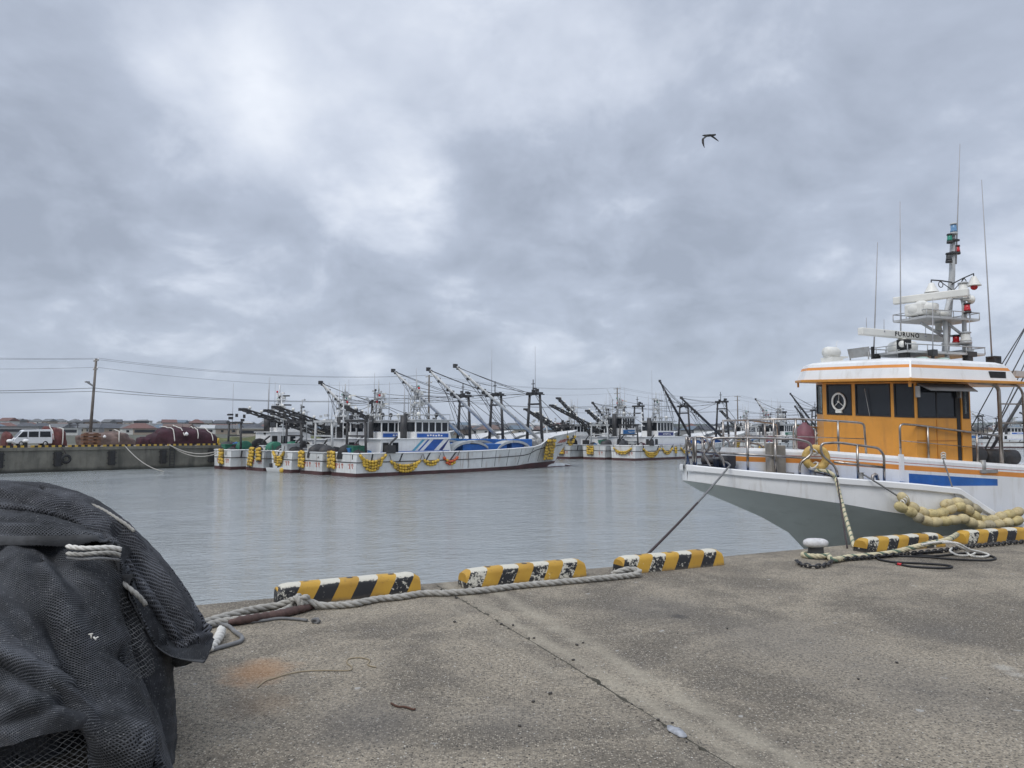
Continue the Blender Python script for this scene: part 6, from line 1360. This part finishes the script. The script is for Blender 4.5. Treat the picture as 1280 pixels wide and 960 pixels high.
# ------------------------------------------------------------------ the heap of black netting at the left
NP_ = thing('net_pile', (-2.6, 3.7, 0), 0, 'big heap of folded black fishing netting in the left foreground', 'net pile')
NB = Vector((-2.6, 3.7, 0))
def catmull(P, t):
    n = len(P) - 1; i = min(int(t), n - 1); f = t - i
    a, b, c, d = P[max(0, i - 1)], P[i], P[i + 1], P[min(n, i + 2)]
    return .5 * ((2 * b) + (c - a) * f + (2 * a - 5 * b + 4 * c - d) * f * f + (3 * b - a - 3 * c + d) * f ** 3)
def seg_d(p, a, b):
    ab = b - a; t = max(0, min(1, (p - a).dot(ab) / max(1e-9, ab.dot(ab)))); return (p - (a + ab * t)).length, (ab.x * (p - a).y - ab.y * (p - a).x), t
def cloth(name, rows, mt, nu=150, nv=150, creases=(), fold=(.012, 9., .6), seed=0, rough=.004, solid=.012, edge=.012):
    C = [[Vector((*r, 0)) if len(r) == 2 else Vector(r) for r in row] for row in rows]; R, K = len(C) - 1, len(C[0]) - 1
    pxg, pg = [], []
    for i in range(nv + 1):
        row = [catmull([C[r][k] for r in range(R + 1)], R * i / nv) for k in range(K + 1)]
        q = [catmull(row, K * j / nu) for j in range(nu + 1)]; pxg.append(q); pg.append([at(v.x, v.y, v.z) for v in q])
    V = []; uvs = []
    cumv = [0.] * (nu + 1)
    for i in range(nv + 1):
        cu = 0.; r_ = []; ur = []
        for j in range(nu + 1):
            p = pg[i][j]
            if j: cu += (p - pg[i][j - 1]).length
            if i: cumv[j] += (p - pg[i - 1][j]).length
            du = pg[i][min(nu, j + 1)] - pg[i][max(0, j - 1)]; dv = pg[min(nv, i + 1)][j] - pg[max(0, i - 1)][j]
            n = du.cross(dv); n = n.normalized() if n.length > 1e-12 else Vector((0, -1, 0))
            view = p - Vector((0, 0, CH)); n = -n if n.dot(view) > 0 else n
            am, fr, th = fold; s = cu * math.cos(th) + cumv[j] * math.sin(th); tt = -cu * math.sin(th) + cumv[j] * math.cos(th)
            wv = noise.noise(Vector((tt * 2.2, s * 1.5, seed + 7.)))
            h = am * (1.2 * noise.noise(Vector((s * fr + wv * 1.2, tt * 1.3, seed))) + .6 * noise.noise(Vector((s * fr * 2.3 + wv * 2, tt * 2.2, seed + 3))))
            h += rough * noise.noise(p * 30 + Vector((seed, 0, 0)))
            for (poly, wd, amp) in creases:
                best = (1e9, 0, 0)
                P2 = Vector((pxg[i][j].x, pxg[i][j].y))
                for a, b in zip(poly, poly[1:]):
                    d_ = seg_d(P2, Vector(a), Vector(b))
                    if d_[0] < best[0]: best = d_
                x = best[0] / wd * (1 if best[1] > 0 else -1)
                h += amp * (math.exp(-(x * 1.6) ** 2) - .9 * math.exp(-((x - 1.05) * 2.0) ** 2))
            r_.append(p + n * h - NB); ur.append((cu, cumv[j]))
        V.append(r_); uvs.append(ur)
    me = bpy.data.meshes.new(name); W = nu + 1
    fs = [(i * W + j, (i + 1) * W + j, (i + 1) * W + j + 1, i * W + j + 1) for i in range(nv) for j in range(nu)]
    me.from_pydata([tuple(p) for r in V for p in r], [], fs); me.materials.append(M[mt])
    mu = [sum(uvs[i][j][0] for i in range(nv + 1)) / (nv + 1) for j in range(nu + 1)]; mv = [sum(uvs[i][j][1] for j in range(nu + 1)) / (nu + 1) for i in range(nv + 1)]
    uv = me.uv_layers.new(name='UVMap'); flat = [(.35 * uvs[i][j][0] + .65 * mu[j], .35 * uvs[i][j][1] + .65 * mv[i]) for i in range(nv + 1) for j in range(nu + 1)]
    for l in me.loops: uv.data[l.index].uv = flat[l.vertex_index]
    me.polygons.foreach_set('use_smooth', [True] * len(fs)); me.update()
    o = bpy.data.objects.new(name, me); COL.objects.link(o); o.parent = NP_
    if solid:
        s = o.modifiers.new('solid', 'SOLIDIFY'); s.thickness = solid; s.offset = 0
    return o, V
# packed core
m = MB(); rows = []
for i in range(17):
    r_ = []
    for j in range(49):
        a = 2 * PI * j / 48; f = i / 16; rad = math.sin(f * PI / 2) ** .42; z = 1.13 * math.cos(f * PI / 2) ** .5
        k = 1 + .07 * noise.noise(Vector((math.cos(a) * 2.5, math.sin(a) * 2.5, f * 3))); c, s = math.cos(a), math.sin(a)
        r_.append(Vector((-.50 + 0.96 * rad * k * math.copysign(abs(c) ** .7, c), .42 + .88 * rad * k * math.copysign(abs(s) ** .7, s), max(.0, z * k * .985))))
    rows.append(r_)
m.grid(rows); m.build('packed_netting', 'net_core', NP_)
# the right flank
cloth('side_sheet', [
    [(140, 735, 3.50), (170, 738, 3.56), (192, 742, 3.68), (200, 746, 3.95), (185, 750, 4.5)],
    [(150, 800, 3.46), (182, 802, 3.50), (204, 806, 3.62), (212, 810, 3.95), (195, 810, 4.5)],
    [(160, 850, 3.42), (190, 852, 3.46), (210, 856, 3.56), (215, 860, 3.95), (198, 860, 4.5)],
    [(170, 905, 3.38), (196, 906, 3.42), (214, 908, 3.54), (218, 905, 3.95), (200, 900, 4.5)],
    [(172, 960, 3.34), (196, 960, 3.38), (213, 958, 3.5), (217, 950, 3.95), (198, 940, 4.5)],
    [(160, 1030, 3.25), (185, 1028, 3.3), (203, 1020, 3.42), (208, 995, 3.95), (190, 975, 4.5)]], 'net_core', 90, 110, fold=(.006, 30, PI / 2), seed=3)
# open large mesh at the foot
cloth('open_net_sheet', [
    [(-170, 880, 3.06), (-60, 872, 2.98), (40, 872, 2.99), (110, 860, 3.08), (150, 850, 3.2), (190, 880, 3.36)],
    [(-170, 940, 3.00), (-60, 930, 2.92), (50, 930, 2.95), (120, 925, 3.05), (168, 920, 3.18), (205, 930, 3.35)],
    [(-170, 1010, 2.96), (-60, 1000, 2.88), (60, 1000, 2.91), (135, 1000, 3.0), (180, 995, 3.14), (208, 985, 3.32)],
    [(-170, 1110, 2.92), (-60, 1105, 2.84), (60, 1100, 2.88), (135, 1090, 2.97), (180, 1075, 3.1), (202, 1050, 3.28)]], 'net_open', 150, 110, fold=(.014, 9, .4), seed=5, solid=0)
# main front sheet, sweeping down to the right
cloth('front_sheet', [
    [(-170, 655, 3.62), (-60, 660, 3.56), (30, 664, 3.52), (100, 670, 3.50), (152, 680, 3.56), (160, 690, 3.66)],
    [(-170, 705, 3.36), (-60, 708, 3.28), (30, 712, 3.28), (98, 712, 3.34), (146, 712, 3.46), (158, 724, 3.62)],
    [(-170, 765, 3.22), (-60, 762, 3.12), (30, 765, 3.10), (95, 772, 3.18), (140, 778, 3.34), (152, 782, 3.52)],
    [(-170, 815, 3.14), (-60, 805, 3.05), (30, 812, 3.02), (100, 826, 3.12), (150, 826, 3.30), (168, 828, 3.48)],
    [(-170, 850, 3.10), (-60, 845, 3.0), (40, 850, 2.98), (110, 868, 3.06), (160, 872, 3.26), (180, 872, 3.44)],
    [(-150, 872, 3.08), (-50, 868, 2.98), (55, 872, 2.96), (130, 905, 3.04), (178, 918, 3.20), (196, 914, 3.38)],
    [(-120, 885, 3.06), (-30, 882, 2.97), (75, 890, 2.95), (150, 940, 3.0), (196, 958, 3.14), (212, 952, 3.32)],
    [(-100, 900, 3.05), (-10, 900, 2.96), (95, 915, 2.94), (168, 985, 2.98), (205, 1005, 3.10), (214, 1000, 3.28)]], 'net_mid', 190, 210,
    creases=(([(-60, 745), (0, 785), (55, 842), (100, 885), (150, 935), (205, 1000)], 24, .085), ([(20, 700), (90, 760), (130, 830), (150, 870), (172, 930)], 38, .055), ([(90, 690), (120, 740), (140, 800)], 24, .03), ([(-40, 715), (30, 770), (70, 830)], 18, .03), ([(60, 720), (84, 790), (112, 860), (150, 930)], 16, .02)), fold=(.024, 5.5, 2.3), seed=8)
# coarser flap with ragged edge at the right of the front sheet
cloth('open_flap', [
    [(132, 722, 3.46), (148, 722, 3.48), (162, 738, 3.55)], [(140, 765, 3.38), (158, 768, 3.41), (176, 775, 3.5)], [(148, 800, 3.32), (168, 803, 3.36), (186, 806, 3.47)], [(154, 826, 3.29), (174, 832, 3.34), (194, 834, 3.45)], [(160, 850, 3.27), (178, 848, 3.34), (190, 844, 3.44)]], 'net_open', 70, 110, fold=(.008, 14, 1.2), seed=11, solid=0)
# lower left sheet lying over the open mesh
cloth('lower_sheet', [
    [(-170, 772, 3.10), (-60, 770, 3.0), (0, 782, 2.97), (48, 826, 2.97), (90, 868, 2.99), (126, 900, 3.03)],
    [(-170, 818, 3.04), (-60, 815, 2.95), (0, 822, 2.92), (50, 850, 2.93), (92, 882, 2.96), (128, 903, 3.02)],
    [(-170, 866, 3.0), (-60, 866, 2.90), (0, 868, 2.87), (50, 876, 2.89), (92, 892, 2.94), (129, 905, 3.02)],
    [(-170, 912, 2.96), (-60, 915, 2.87), (0, 910, 2.85), (52, 902, 2.88), (94, 900, 2.94), (130, 907, 3.02)],
    [(-170, 945, 2.95), (-60, 945, 2.86), (0, 934, 2.85), (50, 920, 2.88), (94, 910, 2.95), (130, 909, 3.02)]], 'net_fine', 150, 130,
    creases=(([(-60, 806), (0, 815), (50, 838), (95, 866)], 15, .032), ([(-20, 900), (40, 878), (80, 860)], 15, .012)), fold=(.016, 7, 1.1), seed=14)
# crown sheet over the top and drooping to the right, and a second fold under its front edge
cloth('crown_sheet', [
    [(-170, 640, 4.9), (0, 640, 4.8), (90, 655, 4.75), (160, 700, 4.6), (205, 760, 4.4), (235, 815, 4.15)],
    [(-170, 612, 4.45), (0, 612, 4.4), (80, 622, 4.35), (150, 660, 4.25), (214, 728, 4.1), (252, 812, 3.95)],
    [(-170, 600, 4.05), (0, 603.5, 4.0), (70, 608, 3.97), (140, 639, 3.92), (214, 715, 3.86), (266, 801, 3.78)],
    [(-170, 606, 3.80), (0, 610, 3.76), (72, 617, 3.75), (140, 650, 3.74), (208, 730, 3.73), (262, 814, 3.72)],
    [(-170, 622, 3.62), (0, 626, 3.58), (72, 634, 3.58), (134, 668, 3.60), (192, 745, 3.63), (248, 822, 3.65)],
    [(-170, 634, 3.58), (0, 639, 3.545), (72, 648, 3.54), (130, 676, 3.56), (184, 756, 3.60), (234, 824, 3.62)]], 'net_top', 200, 150,
    creases=(([(-100, 612), (20, 616), (90, 630), (150, 665), (205, 735), (240, 795)], 11, .034), ([(0, 630), (72, 638), (130, 665), (185, 745), (228, 800)], 10, .028), ([(60, 612), (120, 634), (180, 690), (235, 770)], 7, .012), ([(225, 800), (245, 790), (262, 785)], 8, -.02)), fold=(.011, 9, 1.4), seed=17, solid=.012)
TOP = [
    [(-170, 628, 3.66), (0, 632, 3.62), (72, 642, 3.62), (128, 672, 3.62), (178, 745, 3.63), (214, 796, 3.64), (262, 806, 3.68)],
    [(-170, 642, 3.52), (0, 645, 3.49), (74, 652, 3.49), (134, 680, 3.53), (176, 752, 3.57), (212, 806, 3.60), (262, 815, 3.65)],
    [(-170, 660, 3.43), (0, 664, 3.39), (80, 670, 3.395), (142, 689, 3.46), (172, 754, 3.52), (208, 814, 3.56), (259, 822, 3.62)],
    [(-170, 676, 3.40), (0, 681, 3.36), (84, 680, 3.37), (148, 690, 3.45), (166, 744, 3.49), (200, 812, 3.54), (255, 829, 3.60)]]
o, V = cloth('top_sheet', TOP, 'net_mid', 200, 90, creases=(([(-60, 655), (20, 660), (80, 668), (140, 686), (172, 735), (205, 795)], 9, .018), ([(-60, 668), (60, 672), (120, 678)], 7, .012)), fold=(.014, 11, 1.45), seed=23, solid=.01)
cloth('under_sheet', [[(150, 690, 3.60), (185, 742, 3.66), (218, 795, 3.72), (248, 812, 3.80)], [(160, 705, 3.74), (185, 760, 3.76), (212, 812, 3.78), (240, 822, 3.86)], [(170, 715, 3.9), (190, 775, 3.9), (212, 828, 3.88), (240, 828, 3.95)], [(170, 720, 4.3), (190, 770, 4.25), (212, 820, 4.15), (235, 822, 4.1)]], 'net_core', 80, 60, seed=19, solid=.008)
# grey selvage along the free edge of the top sheet
m = MB(); n0 = len(V) - 1; E_ = [V[n0][j] for j in range(0, 201, 2)]; E2 = [V[n0 - 22][j] for j in range(0, 201, 2)]
out = Vector((0, -.012, .002))
m.grid([[p + out for p in E2], [(p + q) / 2 + out * 1.7 for p, q in zip(E_, E2)], [p + out for p in E_]]); m.build('selvage', 'net_hem', NP_)
# white headlines
def nrope(pts, R, mt, name='headline'):
    m = MB(); P = spl([at(*p) - NB for p in pts], 8); m.rope(P, R, 3, pitch=R * 8); return m.build(name, mt, NP_)
nrope([(0, 611, 3.80), (14, 614, 3.77), (30, 617, 3.75), (44, 618.5, 3.74), (58, 619, 3.73)], .008, 'rope_white')
nrope([(86, 624, 3.74), (98, 625, 3.73), (112, 630, 3.71), (128, 637, 3.7), (146, 648, 3.68), (158, 656, 3.68), (168, 664, 3.68)], .009, 'rope')
nrope([(84, 683, 3.325), (100, 685, 3.31), (120, 685, 3.33), (140, 684.5, 3.38), (151, 687, 3.41)], .0115, 'rope_white'); nrope([(84, 692, 3.30), (100, 693, 3.29), (120, 691.5, 3.31), (140, 691, 3.37), (150, 694, 3.40)], .010, 'rope')
nrope([(84, 697, 3.30), (104, 699, 3.29), (125, 698, 3.30), (149, 700, 3.39)], .007, 'rope_grey')
nrope([(147, 724, 3.46), (160, 734, 3.47), (172, 744, 3.48), (182, 756, 3.52)], .012, 'rope')
for pts in ([(111, 793, 3.03), (116, 792, 3.03)], [(114, 792, 3.03), (114, 798, 3.03)], [(117, 796, 3.03), (120, 800, 3.03)], [(123, 796, 3.04), (118, 799, 3.03)]):
    m = MB(); m.tube([at(*p) - NB for p in pts], .003, 5); m.build('thread', 'rope_white', NP_)

# ------------------------------------------------------------------ bird
B_ = 46.0
def bp(x, y, d=0): return at(x, y, B_ + d)
bv = [bp(886.5, 169.3), bp(882.5, 169.6, -.1), bp(879.6, 169.2, -.15), bp(877.6, 169.6, -.17), bp(891, 169, .1), bp(894.8, 168.2, .2),
      bp(881.5, 171.5, -.25), bp(878.6, 173.6, -.5), bp(878.7, 178.5, -.62), bp(880.6, 185, -.7), bp(889.5, 170.2, .25), bp(893, 172.4, .55), bp(896, 174.8, .75), bp(898.6, 176.9, .9)]
be = [(0, 1), (1, 2), (2, 3), (0, 4), (4, 5), (1, 6), (6, 7), (7, 8), (8, 9), (4, 10), (10, 11), (11, 12), (12, 13)]
br_ = [(.085, .085), (.075, .075), (.05, .05), (.012, .012), (.06, .045), (.07, .015), (.075, .02), (.085, .016), (.075, .012), (.012, .006), (.075, .02), (.07, .016), (.05, .012), (.012, .006)]
bc_ = bv[0].copy(); me = bpy.data.meshes.new('bird'); me.from_pydata([tuple(v - bc_) for v in bv], be, []); o = bpy.data.objects.new('bird', me); COL.objects.link(o); o.location = bc_
sk = o.modifiers.new('skin', 'SKIN'); lay = me.skin_vertices[0] if me.skin_vertices else None
if lay is None:
    bm = bmesh.new(); bm.from_mesh(me); ly = bm.verts.layers.skin.verify(); bm.to_mesh(me); bm.free(); lay = me.skin_vertices[0]
for i, r_ in enumerate(br_): lay.data[i].radius = (max(r_), max(r_)) if i in (0, 1, 2, 3, 4, 5) else (r_[0], r_[0] * .55); lay.data[i].use_root = (i == 0)
ss = o.modifiers.new('sub', 'SUBSURF'); ss.levels = 2; ss.render_levels = 2
me.materials.append(paint('dark_feathers', (.03, .028, .026), .8, var=.3, scale=6)); tag(o, 'dark seabird gliding alone in the grey sky with drooping wings', 'bird')

# ------------------------------------------------------------------ the damp air over the harbour
HAZE = .00011
if HAZE:
    hm = bpy.data.materials.new('thin_sea_haze'); hm.use_nodes = True; nt = hm.node_tree
    for n in list(nt.nodes):
        if n.type == 'BSDF_PRINCIPLED': nt.nodes.remove(n)
    v = nt.nodes.new('ShaderNodeVolumePrincipled'); v.inputs['Color'].default_value = (.86, .9, .96, 1); v.inputs['Density'].default_value = HAZE; v.inputs['Anisotropy'].default_value = .2
    nt.links.new(v.outputs[0], nt.nodes['Material Output'].inputs['Volume'])
    m = MB(); m.box((300, 1000, 22), (6400, 4400, 60)); o = m.build('haze', hm, recenter=False); o['kind'] = 'stuff'; o.display_type = 'WIRE'
